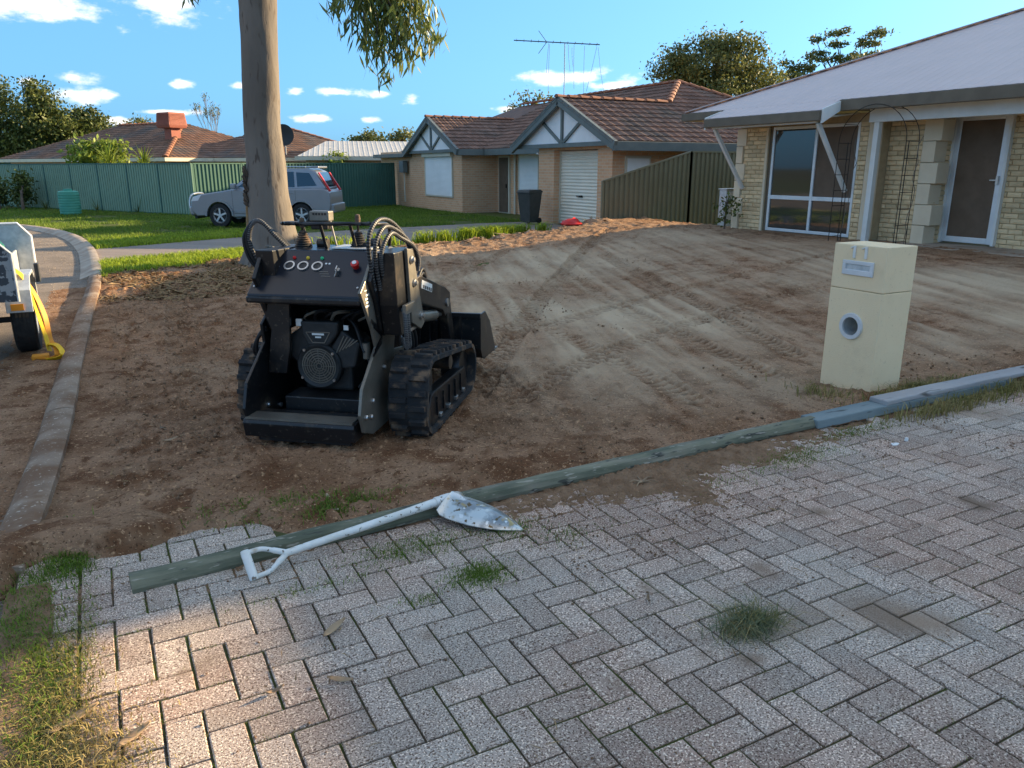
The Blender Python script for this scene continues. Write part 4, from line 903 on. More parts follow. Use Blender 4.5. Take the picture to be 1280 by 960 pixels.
# ------------------------------------------------------------ far left tiled house
HL = thing('far_tiled_house', 'low house with sunlit brown tiled hips behind the green fence', 'house', (3.75, 45.2, -.2), rad(30.7))
def hip_house(parent, x0, x1, y0, y1, ez, k, mt, tiles=True, over=.5):
    x0 -= over; x1 += over; y0 -= over; y1 += over; W_, D_ = x1 - x0, y1 - y0; hlf = min(W_, D_) / 2; zr = ez + k * hlf
    if D_ >= W_: A_, B_ = (x0 + hlf, y0 + hlf, zr), (x0 + hlf, y1 - hlf, zr)
    else: A_, B_ = (x0 + hlf, y0 + hlf, zr), (x1 - hlf, y0 + hlf, zr)
    c = [(x0, y0, ez), (x1, y0, ez), (x1, y1, ez), (x0, y1, ez)]
    if D_ >= W_: faces = [([c[0], c[1], A_], (1, 0, 0)), ([c[1], c[2], B_, A_], (0, 1, 0)), ([c[2], c[3], B_], (1, 0, 0)), ([c[3], c[0], A_, B_], (0, 1, 0))]
    else: faces = [([c[0], c[1], B_, A_], (1, 0, 0)), ([c[1], c[2], B_], (0, 1, 0)), ([c[2], c[3], A_, B_], (1, 0, 0)), ([c[3], c[0], A_], (0, 1, 0))]
    rf = deck(parent, [f for f, u in faces], mt, .03, 'roof')
    if tiles:
        for f, u in (faces[0], faces[3]): roof_face(rf, f, u, mt)
    return rf, c, A_, B_
rfl, c, A_, B_ = hip_house(HL, 0, 9.2, 0, 15.5, 2.35, .40, m_tile_l); caps(rfl, c[0], A_, m_ridge, .42, .14); caps(rfl, A_, B_, m_ridge, .42, .14)
rf2, c2_, A2_, B2_ = hip_house(HL, 3.0, 11.0, -4.9, 3.5, 2.35, .40, m_tile_l); caps(rf2, c2_[0], A2_, m_ridge, .42, .14); caps(rf2, c2_[1], A2_ if abs(A2_[0] - B2_[0]) < .1 else B2_, m_ridge, .42, .14); caps(rf2, A2_, B2_, m_ridge, .42, .14)
MB().box((0, 0, -.3), (9.2, 15.5, 2.33)).box((3.0, -4.9, -.3), (11, 0, 2.33)).build('wall', m_brickm, HL)
MB().box((-.58, -.58, 2.18), (-.48, 16, 2.36)).box((-.48, -.58, 2.18), (2.45, -.48, 2.36)).box((2.42, -5.48, 2.18), (2.52, -.58, 2.36)).box((2.52, -5.48, 2.18), (11.5, -5.38, 2.36)).build('gutter', m_cream, HL)
wl_ = MB().box((-.03, 4, .9), (.03, 6.2, 2.0)).build('window', m_cream, HL); MB().box((-.045, 4.08, .98), (-.031, 6.12, 1.92)).build('pane', m_glass, wl_)
# evaporative cooler and dish stand on that roof
ev = thing('rooftop_cooler', 'terracotta evaporative cooler box standing on the tiled roof', 'roof cooler', (4.42, 48.4, 3.5), rad(30.7)); ev.scale = (.88, .88, .88)
def tap(mb, a, b, z0, z1): return mb.hexa([(-a, -a, z0), (a, -a, z0), (a, a, z0), (-a, a, z0), (-b, -b, z1), (b, -b, z1), (b, b, z1), (-b, b, z1)])
tap(tap(MB(), .60, .66, .30, .45), .66, .58, .451, 1.22).build('cabinet', m_cooler, ev, .02)
for k in range(9): MB().box((-.672 + .005 * k * .9, -.56, .50 + k * .075), (-.60, .56, .53 + k * .075)).build('louvre', m_cooler, ev); MB().box((-.56, -.672 + .005 * k * .9, .50 + k * .075), (.56, -.60, .53 + k * .075)).build('louvre', m_cooler, ev)
MB().box((-.33, -.33, -.5), (.33, .33, .32)).build('duct', m_cooler, ev)
ds = thing('satellite_dish', 'dark round satellite dish on the roof behind the gum trunk', 'satellite dish', (9.0, 41.5, 2.7), rad(-30))
MB().lathe([(.05, 0), (.30, -.03), (.52, -.10), (.53, -.10), (.30, -.01), (.05, .02)], (0, 0, .55), 1, 24).build('reflector', m_foil, ds, smooth=60); MB().tube([(0, .03, .5), (0, .12, -.4)], .03, 6).build('mast', m_gal, ds)
# zinc-roofed shed
SH = thing('metal_roof_shed', 'low building with a pale corrugated roof behind the dark fence', 'shed', (13.3, 41.2, -.1), rad(-28 + 12))
rs_ = deck(SH, [[(-3.6, -2.2, 2.3), (4.6, -2.2, 2.3), (4.6, 1.8, 3.15), (-2.2, 1.8, 3.15)], [(-2.2, 1.8, 3.15), (4.6, 1.8, 3.15), (4.6, 5, 2.3), (-2, 5, 2.3)]], m_zinc, .02, 'roof')
def rib2(du, dw):
    mb = MB(); a = [mb.pt((q * du, 0, h)) for q, h in ((0, 0), (.25, .010), (.5, 0), (.75, .0), (1, 0))]; b = [mb.pt((q * du, dw, h)) for q, h in ((0, 0), (.25, .010), (.5, 0), (.75, .0), (1, 0))]
    for i in range(4): mb.f.append([a[i], a[i + 1], b[i + 1], b[i]])
    return mb
roof_face(rs_, [(-3.6, -2.2, 2.3), (4.6, -2.2, 2.3), (4.6, 1.8, 3.15), (-2.2, 1.8, 3.15)], (1, 0, 0), m_zinc, du=.25, dw=5, unit=rib2(.25, 5), stuffname='roof_sheet')
MB().box((-3.2, -1.9, -.1), (4.4, 4.6, 2.28)).build('wall', m_brickm, SH); MB().box((-3.7, -2.3, 2.12), (4.7, -2.18, 2.30)).build('gutter', m_cream, SH)
# ================================================================== tracked mini loader
def loader():
    R = thing('mini_loader', 'black stand-on tracked mini loader with bucket parked on bare dirt', 'mini loader', (1.13, 4.55, -.015), rad(-39))
    CX = -.10
    # ---------------- tracks
    def hull(P):
        P = sorted(set(P)); lo = []; up = []
        cr = lambda o, a, b: (a[0] - o[0]) * (b[1] - o[1]) - (a[1] - o[1]) * (b[0] - o[0])
        for p in P:
            while len(lo) > 1 and cr(lo[-2], lo[-1], p) <= 0: lo.pop()
            lo.append(p)
        for p in reversed(P):
            while len(up) > 1 and cr(up[-2], up[-1], p) <= 0: up.pop()
            up.append(p)
        return lo[:-1] + up[:-1]
    circ = [((.29, .345), .175), ((.25, .185), .16), ((1.20, .215), .185)]
    H = hull([(round(c[0] + r * math.cos(a * math.pi / 20), 5), round(c[1] + r * math.sin(a * math.pi / 20), 5)) for c, r in circ for a in range(40)])
    def resample(P, n):
        P = [Vector((p[0], p[1])) for p in P]; P.append(P[0]); L_ = [0]
        for a, b in zip(P[:-1], P[1:]): L_.append(L_[-1] + (b - a).length)
        out = []
        for i in range(n):
            s = L_[-1] * i / n; k = 0
            while L_[k + 1] < s: k += 1
            t = (s - L_[k]) / (L_[k + 1] - L_[k]); out.append((P[k].lerp(P[k + 1], t), (P[k + 1] - P[k]).normalized()))
        return out, L_[-1]
    S, per = resample(H, 96)
    lugmb = MB(); lugmb.hexa([(-.020, -.055, 0), (.020, -.055, 0), (.020, .055, 0), (-.020, .055, 0), (-.014, -.052, .026), (.014, -.052, .026), (.014, .052, .026), (-.014, .052, .026)])
    lug_me = mesh('lug', lugmb.v, lugmb.f, m_rubber)
    for side in (1, -1):
        xa = .355 if side > 0 else -.665; xb = xa + (.255 if side > 0 else .175)
        tr = MB(); ring = []
        for p, d in S:
            n = Vector((d.y, -d.x)); q = p - n * .030
            ring.append([tr.pt((xa, p.x, p.y)), tr.pt((xb, p.x, p.y)), tr.pt((xb, q.x, q.y)), tr.pt((xa, q.x, q.y))])
        for i in range(len(ring)):
            j = (i + 1) % len(ring)
            for k in range(4): w = (k + 1) % 4; tr.f.append([ring[i][k], ring[j][k], ring[j][w], ring[i][w]])
        track = tr.build('track', m_rubber, R, smooth=40)
        LG, _ = resample(H, 34)
        for i, (p, d) in enumerate(LG):
            n = Vector((d.y, -d.x))
            for hx, off in ((xa + (.066 if side > 0 else .058), 0), (xb - (.066 if side > 0 else .058), .5)):
                pp, dd = p, d
                if off: pp = (p + LG[(i + 1) % 34][0]) / 2; dd = (d + LG[(i + 1) % 34][1]).normalized(); n = Vector((dd.y, -dd.x)); pp = pp + n * .002
                o = obj('lug', lug_me, track); o.matrix_local = Matrix(((0, 1, 0, hx), (dd.x, 0, n.x, pp.x), (dd.y, 0, n.y, pp.y), (0, 0, 0, 1)))
        xo = xb if side > 0 else xa; xi = xa if side > 0 else xb
        fr = MB().prism([(.24, .05), (.20, .15), (.30, .26), (.36, .27), (1.13, .245), (1.20, .12), (1.16, .05)], 0, min(xo - side * .03, xo - side * .11), max(xo - side * .03, xo - side * .11)).build('track_frame', m_blackpaint, R, .008)
        for k in range(5): MB().prism([(.38 + k * .15, .10), (.40 + k * .15, .10), (.40 + k * .15, .225), (.38 + k * .15, .228)], 0, min(xo - side * .03, xo - side * .018), max(xo - side * .03, xo - side * .018)).build('stiffener', m_blackpaint, fr)
        for k in range(4): MB().box((xo - side * .022 - .012, .42 + k * .2, .075), (xo - side * .022 + .012, .47 + k * .2, .10)).build('bolt', m_steel, fr, .004)
        for (y, z, r) in ((.29, .345, .135), (1.20, .215, .145)): MB().lathe([(.02, xa + .06), (r * .9, xa + .06), (r, xa + .09), (r, xb - .09), (r * .9, xb - .06), (.02, xb - .06)], (0, y, z), 0, 20).build('wheel', m_blackpaint, R, smooth=40)
        for k in range(4): MB().lathe([(.02, xa + .05), (.062, xa + .05), (.062, xb - .05), (.02, xb - .05)], (0, .42 + k * .19, .095), 0, 14).build('roller', m_blackpaint, R, smooth=40)
        MB().lathe([(.02, xa + .03), (.05, xa + .03), (.05, xb - .03), (.02, xb - .03)], (0, .75, .37), 0, 14).build('roller', m_blackpaint, R, smooth=40)
    # ---------------- side plates
    pp = [(.19, 1.185), (.02, 1.035), (-.075, .965), (.085, .72), (.135, .60), (-.12, .40), (-.172, .25), (-.13, .13), (.02, .075), (.95, .075), (.95, .32), (.62, .50), (.45, .52), (.50, .70), (.52, 1.175)]
    pr = MB().prism(pp, 0, .262, .282).build('side_plate', m_platesil, R, .004); MB().prism([(.30, .84), (.12, .72), (.135, .60)] + pp[5:13] + [(.50, .84)], 0, -.482, -.462).build('side_plate', m_blackpaint, R, .004)
    for s, x in ((1, .295), (-1, -.445)):
        MB().prism([(.16, 1.18), (.03, 1.02), (.12, .86), (.17, .70), (.22, .655), (.5, .64), (.5, 1.175)], 0, x - .012, x + .012).build('tower_cheek', m_blackpaint, R, .004)
    for (a, b) in (((.045, 1.055), (.17, .96)), ((.095, 1.10), (.20, 1.02)), ((.06, .78), (.20, .70)), ((.10, .74), (.23, .655)), ((.10, .585), (.235, .645)), ((.07, .560), (.22, .615))):
        MB().beam((.2845, a[0], a[1]), (.2845, b[0], b[1]), .020, .003, (1, 0, 0)).build('stripe', m_blackpaint, pr)
    for k in range(4):
        MB().box((.2835, -.015 + .012 * (k % 2), .87 + k * .022), (.285, .05 - .01 * (k % 3), .882 + k * .022)).build('print_mark', m_sticker, pr)
    MB().box((.2835, -.02, .968), (.285, .015, .974)).build('print_mark', m_sticker, pr)
    for (y, z) in ((.02, .29), (-.10, .22), (.24, .45), (-.02, .20)): MB().lathe([(.004, .282), (.016, .282), (.016, .292), (.01, .299), (.003, .299)], (0, y, z), 0, 8).build('bolt', m_steel, pr)
    for (y, z) in ((.28, .43), (.10, .20), (.26, .15), (.02, .16)): MB().lathe([(.004, -.462), (.016, -.462), (.016, -.452), (.01, -.446), (.003, -.446)], (0, y, z), 0, 8).build('bolt', m_steel, R)
    # ---------------- operator console
    con = MB().prism([(.075, .865), (.018, .905), (.020, .925), (.300, 1.168), (.62, 1.172), (.62, .80), (.32, .80)], 0, -.492, .238).build('console', m_navy, R, .006)
    MB().box((-.497, .006, .872), (.243, .07, .915)).build('console_lip', m_blackpaint, con, .012)
    nrm = Vector((0, -.243, .28)).normalized(); up = Vector((0, .28, .243)).normalized()
    def onp(x, z, h=0.0): t = (z - .925) / .243; return Vector((x, .020 + t * .28, z)) + nrm * h
    def pm(p): return Matrix(((1, 0, 0, p.x), (0, up.y, nrm.y, p.y), (0, up.z, nrm.z, p.z), (0, 0, 0, 1)))
    for i, (x, mt) in enumerate(((-.285, m_red), (-.194, m_yel), (-.10, m_grnl))):
        mb = MB(); mb.m = pm(onp(x, 1.078)); mb.lathe([(.026, 0), (.036, 0), (.036, .010), (.026, .010), (.026, 0)], (0, 0, 0), 2, 24, False); g = mb.build('gauge', m_steel, con, smooth=40)
        mb = MB(); mb.m = pm(onp(x, 1.078)); mb.lathe([(.001, .003), (.027, .003), (.027, .005), (.001, .005)], (0, 0, 0), 2, 20).build('gauge_face', m_blackpaint, g)
        mb = MB(); mb.m = pm(onp(x + .012, 1.122)); mb.lathe([(.001, 0), (.011, 0), (.011, .008), (.006, .014), (.001, .015)], (0, 0, 0), 2, 14).build('lamp', mt, con, smooth=50)
    mb = MB(); mb.m = pm(onp(.150, 1.082)); mb.lathe([(.001, 0), (.020, 0), (.020, .02), (.026, .022), (.026, .034), (.018, .040), (.001, .041)], (0, 0, 0), 2, 18).build('stop_button', m_red, con, smooth=50)
    mb = MB(); mb.m = pm(onp(.150, 1.082, .0405)); mb.lathe([(.001, 0), (.014, 0), (.014, .003), (.001, .003)], (0, 0, 0), 2, 14).build('button_cap', m_sticker, con)
    mb = MB(); mb.m = pm(onp(.046, 1.055)); mb.lathe([(.001, 0), (.015, 0), (.015, .02), (.001, .02)], (0, 0, 0), 2, 14).box((-.004, -.014, .02), (.004, .014, .04)); ky = mb.build('ignition_key', m_steel, con)
    for k, (a, l) in enumerate(((-.25, .075), (.12, .09), (.38, .06))): p = onp(.046, 1.047, .022); MB().tube([p, p + Vector((a * .05, -.006, -.03)), p + Vector((a * .10, -.008, -l))], .004, 5).build('key_tag', m_blackpaint if k else m_steel, ky)
    for x in (-.05, -.028): mb = MB(); mb.m = pm(onp(x, 1.095)); mb.box((-.006, -.005, 0), (.006, .005, .003)).build('print_mark', m_sticker, con)
    for k in range(3): mb = MB(); mb.m = pm(onp(-.05 + .012 * k, 1.052 - .012 * k)); mb.box((-.03, -.002, 0), (.03, .002, .002)).build('print_mark', m_platesil, con)
    for (x, z) in ((-.462, .965), (.205, .972), (-.40, 1.10), (-.36, 1.075)): mb = MB(); mb.m = pm(onp(x, z)); mb.lathe([(.001, 0), (.009, 0), (.007, .006), (.001, .007)], (0, 0, 0), 2, 8).build('bolt', m_steel, con)
    mb = MB(); p = onp(-.425, 1.075); mb.tube([p, p + Vector((-.02, -.03, .06))], .007, 6).build('choke_lever', m_steel, con)
    MB().box((-.08, .34, 1.174), (.20, .58, 1.180)).build('top_cover', m_gal, con)
    # ---------------- grab rail, levers, control box
    MB().tube(catmull([(-.375, .64, 1.16), (-.385, .60, 1.30), (-.395, .36, 1.325), (-.30, .345, 1.326), (.14, .345, 1.33), (.222, .36, 1.33), (.225, .60, 1.30), (.21, .64, 1.16)], 5), .0125, 8).build('grab_rail', m_blackpaint, R, smooth=50)
    for x in (-.134, .066): MB().tube([(x, .345, 1.325), (x + .01, .40, 1.17)], .011, 8).build('rail_stay', m_blackpaint, R, smooth=50)
    for i, (x, top) in enumerate(((-.305, 1.36), (.075, 1.385))):
        prf = []
        for k in range(8): rr = .062 - .0048 * k; prf += [(rr, 1.168 + k * .014), (rr - .010, 1.175 + k * .014)]
        bel = MB().lathe([(.001, 1.166)] + prf + [(.001, 1.284)], (x, .45, 0), 2, 18).build('lever_boot', m_rubber, R, smooth=25)
        MB().tube([(x, .45, 1.27), (x + .004, .44, top - .06)], .008, 8).build('lever', m_blackpaint, bel); MB().lathe([(.001, top - .07), (.014, top - .065), (.018, top - .03), (.015, top - .005), (.001, top)], (x + .004, .44, 0), 2, 12).build('knob', m_rubber, bel, smooth=50)
    cb = MB().box((-.25, .44, 1.335), (-.115, .52, 1.40)).build('throttle_box', m_platesil, R, .008); MB().box((-.24, .435, 1.285), (-.125, .515, 1.333)).build('throttle_housing', m_blackpaint, cb, .006)
    for k in range(5): MB().box((-.225 + k * .02, .4385, 1.375), (-.212 + k * .02, .4398, 1.388)).build('print_mark', m_blackpaint, cb)
    MB().tube([(-.12, .47, 1.34), (-.10, .50, 1.18)], .006, 6).build('throttle_rod', m_steel, R)
    MB().lathe([(.001, 0), (.03, 0), (.03, .07), (.001, .07)], (-.235, .52, 1.19), 0, 12).build('filler_cap', m_blackpaint, R); MB().lathe([(.001, 0), (.03, 0), (.03, .08), (.001, .08)], (.13, .5, 1.20), 0, 12).build('filler_cap', m_blackpaint, R)
    # ---------------- left column under the console, floor, bulkhead
    MB().prism([(-.485, .86), (-.28, .86), (-.30, .56), (-.335, .40), (-.46, .40), (-.44, .55), (-.415, .68)], 1, .14, .17).build('column_panel', m_blackpaint, R, .004)
    MB().box((-.46, .62, .10), (.26, .66, .86)).build('bulkhead', m_blackpaint, R); MB().box((-.46, .10, .07), (.26, .64, .11)).build('floor_plate', m_blackpaint, R)
    MB().box((-.33, .08, .11), (.25, .30, .27)).build('battery_box', m_blackpaint, R, .008)
    # ---------------- rear step
    stp = MB().prism([(-.165, .075), (-.18, .165), (-.17, .185), (-.03, .195), (.05, .19), (.05, .075)], 0, -.485, .235).build('rear_step', m_blackpaint, R, .006)
    MB().box((-.40, -.15, .050), (.20, -.02, .074)).build('step_bracket', m_blackpaint, stp); MB().box((-.47, -.168, .186), (.22, -.04, .1985)).build('tread_plate', m_platesil, stp)
    # ---------------- engine
    en = MB().box((-.27, .26, .27), (.06, .58, .60)).build('engine', m_engine, R, .02)
    ex, ey, ez = -.137, .20, .445
    MB().lathe([(.001, .07), (.150, .07), (.150, .0), (.138, -.012), (.120, -.006), (.112, .004), (.001, .004)], (ex, ey, ez), 1, 36).build('fan_cover', m_engine, en, smooth=35)
    for r in (.018, .034, .05, .066, .082, .098, .112): MB().lathe([(r - .0035, -.004), (r + .0035, -.004), (r + .0035, .002), (r - .0035, .002), (r - .0035, -.004)], (ex, ey, ez), 1, 28, False).build('fan_grille_ring', m_platesil, en)
    for k in range(12): a = k * math.pi / 6; MB().beam((ex + .015 * math.cos(a), ey - .004, ez + .015 * math.sin(a)), (ex + .116 * math.cos(a), ey - .004, ez + .116 * math.sin(a)), .004, .004, (0, 1, 0)).build('fan_grille_bar', m_platesil, en)
    for a in (40, 130, 215, 320): MB().lathe([(.001, -.022), (.009, -.022), (.009, -.010), (.001, -.010)], (ex + .136 * math.cos(rad(a)), ey, ez + .136 * math.sin(rad(a))), 1, 8).build('bolt', m_steel, en)
    MB().prism([(-.245, .735), (.015, .735), (.0, .655), (-.065, .575), (-.20, .575), (-.235, .65)], 1, .19, .30).build('shroud_top', m_engine, en, .014)
    fr_ = MB(); 
    for a, b in (((-.205, .665), (-.045, .668)), ((-.045, .668), (-.085, .600)), ((-.085, .600), (-.165, .600)), ((-.165, .600), (-.205, .665))): fr_.beam((a[0], .188, a[1]), (b[0], .188, b[1]), .005, .004, (0, 1, 0))
    fr_.build('badge_frame', m_platesil, en); MB().box((-.165, .187, .648), (-.085, .1895, .660)).box((-.145, .187, .630), (-.105, .1895, .640)).build('badge_print', m_sticker, en)
    MB().prism([(-.36, .62), (-.24, .70), (-.16, .56), (-.24, .40), (-.34, .50)], 1, .215, .42).build('cylinder_cover', m_engine, en, .014); MB().prism([(.02, .68), (.14, .60), (.10, .44), (-.02, .42), (-.06, .56)], 1, .215, .42).build('cylinder_cover', m_engine, en, .014)
    for k in range(5): MB().beam((-.02 + k * .022, .212, .56 + .012 * k - .03), (.04 + k * .022, .212, .645 - .006 * k), .006, .008, (0, 1, 0)).build('cooling_fin', m_platesil, en)
    MB().tube(catmull([(.04, .30, .74), (.10, .26, .70), (.14, .24, .60), (.17, .22, .54)], 5), .012, 7).build('spark_lead', m_hose, en, smooth=50)
    MB().lathe([(.001, 0), (.026, 0), (.026, .10), (.001, .10)], (.175, .24, .50), 2, 14).build('oil_filter', m_platesil, en, smooth=40)
    for k in range(7):
        y = .22 + .02 * (k % 3); MB().tube(catmull([(-.22 + k * .06, y, .745), (-.19 + k * .065, y - .04, .775 + .02 * (k % 2)), (-.12 + k * .06, y, .80), (-.08 + k * .05, y + .08, .78)], 4), .008 + .004 * (k % 2), 6).build('wiring', m_hose if k % 3 else m_platesil, en, smooth=50)
    for k in range(4): MB().tube(catmull([(.10 + .03 * k, .26, .30), (.16 + .02 * k, .20, .36 + .03 * k), (.20, .22, .45), (.15, .28, .52 + .03 * k)], 4), .007, 6).build('fuel_line', m_hose if k % 2 else m_steel, en, smooth=50)
    MB().box((-.275, .20, .70), (-.235, .215, .745)).build('tag_plate', m_sticker, en); MB().box((.045, .20, .685), (.075, .21, .715)).build('tag_plate', m_sticker, en)
    MB().box((-.385, .24, .47), (-.30, .42, .60)).build('air_box', m_engine, en, .01)
    # ---------------- loader towers and arms
    for s in (1, -1):
        X = (lambda x: x) if s > 0 else (lambda x: -.045 - x)
        def bx(poly, x0, x1, nm, mt, par, bev=.005): a, b = sorted((X(x0), X(x1))); return MB().prism(poly, 0, a, b).build(nm, mt, par, bev)
        tw = bx([(.12, 1.18), (.15, .86), (.20, .665), (.52, .66), (.52, 1.175)], .308, .425, 'tower', m_blackpaint, R, .006)
        bx([(.29, 1.192), (.405, 1.172), (.60, .675), (.52, .645), (.345, .72)], .428, .450, 'tower_bar', m_platesil, tw, .004)
        for (y, z) in ((.355, 1.115), (.40, .965), (.515, .735)):
            MB().lathe([(.001, 0), (.026, 0), (.026, .012), (.016, .014), (.016, .026), (.001, .028)] if s > 0 else [(.001, 0), (.026, 0), (.026, -.012), (.016, -.014), (.016, -.026), (.001, -.028)], (X(.450), y, z), 0, 12).build('pivot_pin', m_steel, tw, smooth=30)
        arm = bx([(.52, .975), (.62, .985), (1.22, .815), (1.335, .765), (1.335, .665), (1.20, .60), (1.13, .66), (.62, .80), (.52, .84)], .345, .425, 'loader_arm', m_blackpaint, R, .008)
        bx([(1.20, .76), (1.335, .74), (1.47, .36), (1.44, .30), (1.36, .30)], .35, .42, 'arm_drop', m_blackpaint, arm, .006)
        if s > 0:
            MB().beam((.427, .63, .925), (.427, .86, .862), .003, .055, (0, 0, 1)).build('decal', m_sticker, arm)
            for k in range(5): y = .66 + k * .04; MB().beam((.4295, y, .912 - (y - .63) * .274), (.4295, y + .022, .912 - (y + .022 - .63) * .274), .002, .022, (0, 0, 1)).build('decal_print', m_blackpaint, arm)
        MB().tube([(X(.385), .50, .715), (X(.385), 1.02, .645)], .040, 14).build('lift_cylinder', m_platesil, R, smooth=50); MB().tube([(X(.385), 1.02, .645), (X(.385), 1.22, .62)], .018, 10).build('cylinder_rod', m_steel, R, smooth=50)
        MB().lathe([(.001, -.05), (.03, -.05), (.03, .05), (.001, .05)], (X(.385), 1.24, .70), 0, 14).build('arm_pin', m_steel, arm, smooth=40)
    MB().box((-.55, 1.22, .62), (.35, 1.30, .72)).build('cross_tube', m_blackpaint, R, .01)
    MB().tube([(CX, .70, .62), (CX, 1.28, .50)], .035, 12).build('tilt_cylinder', m_blackpaint, R, smooth=50)
    MB().box((-.46, .66, .12), (.26, .95, .55)).build('front_cowl', m_blackpaint, R, .02)
    # ---------------- bucket
    prof_ = [(1.46, .57), (1.45, .30), (1.50, .225), (1.58, .20), (1.98, .185)]
    bk = MB(); th = .014; x0, x1 = -.84, .63; out = [(x0, y, z) for y, z in prof_]; rr = []
    for i, (y, z) in enumerate(prof_):
        a = Vector(prof_[max(i - 1, 0)]); b = Vector(prof_[min(i + 1, 4)]); d = (b - a).normalized(); n = Vector((-d.y, d.x)) * th
        rr.append([bk.pt((x0, y, z)), bk.pt((x1, y, z)), bk.pt((x1, y + n.x * (1 if True else 1), z + n.y)), bk.pt((x0, y + n.x, z + n.y))])
    for a, b in zip(rr[:-1], rr[1:]):
        for k in range(4): w = (k + 1) % 4; bk.f.append([a[k], a[w], b[w], b[k]])
    bk.f.append(rr[0][::-1]); bk.f.append(rr[-1]); bko = bk.build('bucket', m_blackpaint, R)
    for xa in (x0, x1 - .014): MB().prism([(1.455, .575), (1.62, .575), (1.78, .47), (1.985, .19), (1.58, .196), (1.50, .222), (1.452, .30)], 0, xa, xa + .014).build('side_wall', m_blackpaint, bko, .003)
    MB().box((x0, 1.44, .545), (x1, 1.475, .585)).build('top_edge', m_blackpaint, bko, .006); MB().box((x0 - .004, 1.93, .178), (x1 + .004, 2.06, .194)).build('cutting_edge', m_platesil, bko, .003)
    for xx in (-.44, -.36, .16, .24): MB().prism([(1.36, .28), (1.45, .24), (1.455, .54), (1.40, .52)], 0, xx - .008, xx + .008).build('hitch_ear', m_blackpaint, bko)
    MB().box((-.50, 1.40, .27), (.30, 1.446, .53)).build('hitch_plate', m_blackpaint, bko, .006)
    MB().box((.30, 1.435, .30), (.32, 1.452, .56)).build('rib', m_blackpaint, bko); MB().box((.46, 1.435, .26), (.478, 1.452, .56)).build('rib', m_blackpaint, bko)
    # ---------------- hoses with spiral guards
    def hose(pts, r=.0125, guard=True):
        P = catmull(pts, 9); h = MB().tube(P, r, 8).build('hose', m_hose, R, smooth=60)
        if guard:
            g = MB(); acc = 0
            for i in range(1, len(P)):
                d = P[i] - P[i - 1]; n = max(1, int(d.length / .017))
                for k in range(n):
                    p = P[i - 1] + d * (k / n); dn = d.normalized(); g.tube([p - dn * .0026, p + dn * .0026], r * 1.13, 8)
            tag(g.build('spiral_guard', m_spiral, h), kind='stuff')
    for k in range(3): dx = .022 * k; hose([(.30 + dx, .10 + .04 * k, .96), (.30 + dx, .06 + .03 * k, 1.10), (.31 + dx, .02 + .05 * k, 1.27 - .035 * k), (.33 + dx, .12 + .05 * k, 1.365 - .04 * k), (.35 + dx, .30 + .02 * k, 1.35 - .05 * k), (.38 + dx, .48, 1.23 - .02 * k), (.39 + dx, .56, 1.10), (.385 + dx, .555, 1.02)])
    for k in range(3): dx = .03 * k; hose([(-.50 - dx, .46, 1.00), (-.60 - dx, .42, 1.06), (-.655 - dx * .7, .40, 1.20), (-.63 - dx * .5, .40, 1.31 - .01 * k), (-.575 - dx * .3, .41, 1.335), (-.50, .43 + .02 * k, 1.25), (-.43, .46 + .02 * k, 1.165)], guard=k == 0)
    for k in range(2): hose([(.44, .20 + .05 * k, .83), (.462, .17 + .05 * k, .79), (.47, .155 + .05 * k, .70), (.465, .18 + .05 * k, .61), (.44, .24 + .05 * k, .585), (.40, .28 + .05 * k, .63)])
    for k in range(4): hose([(.40, .30 + .06 * k, .665), (.405, .33 + .065 * k, .60), (.385, .36 + .07 * k, .50), (.33, .40 + .07 * k, .44)], .014, False)
    for k in range(2): hose([(.40, .62, .93 + .02 * k), (.40, .72, .98 + .03 * k), (.38, .84, .955 + .02 * k), (.37, .9, .90)], .012, False)
    for k in range(2): hose([(-.46, .16, .70 - .02 * k), (-.52, .15, .62), (-.54 - .02 * k, .17, .52), (-.47, .2, .47)], .012, False)
    MB().box((.445, .17, .80), (.47, .34, .86)).build('hose_clamp', m_platesil, R, .004); MB().box((.39, .30, .655), (.43, .55, .68)).build('valve_block', m_steel, R, .004)
loader()
# ================================================================== mailbox, timbers, shovel
MX = thing('mailbox', 'cream rendered pillar mailbox numbered 11 beside the timber edging', 'mailbox', (5.15, 3.87, -.03))
W_, D_ = .23, .165
mbase = MB().box((-D_, -W_, 0), (D_, W_, .792)).build('base', m_mail, None)
cut = MB().lathe([(.072, -.05), (.072, .20)], (-D_, 0, .52), 0, 36).build('cut', m_mail, None)
bmod = mbase.modifiers.new('hole', 'BOOLEAN'); bmod.object = cut; bmod.operation = 'DIFFERENCE'; bmod.solver = 'EXACT'
bpy.context.view_layer.update(); new_me = bpy.data.meshes.new_from_object(mbase.evaluated_get(bpy.context.evaluated_depsgraph_get())); mbase.modifiers.clear(); mbase.data = new_me
bpy.data.objects.remove(cut); mbase.parent = MX; bm_ = mbase.modifiers.new('bevel', 'BEVEL'); bm_.width = .005; bm_.segments = 2; bm_.limit_method = 'ANGLE'; bm_.angle_limit = rad(60)
MB().box((-D_, -W_, .797), (D_, W_, 1.13)).build('head', m_mail, MX, .006); MB().box((-D_ + .006, -W_ + .006, .780), (D_ - .006, W_ - .006, .80)).build('joint', m_mortar, MX)
sl = MB().box((-D_ - .012, -.135, .905), (-D_ + .01, .135, .945)).box((-D_ - .012, -.135, .985), (-D_ + .01, .135, 1.012)).box((-D_ - .012, -.135, .945), (-D_ + .01, -.105, .985)).box((-D_ - .012, .105, .945), (-D_ + .01, .135, .985)).build('letter_slot', m_alum, MX, .003)
MB().box((-D_ - .004, -.105, .945), (-D_ + .012, .105, .985)).build('flap', m_gal, sl)
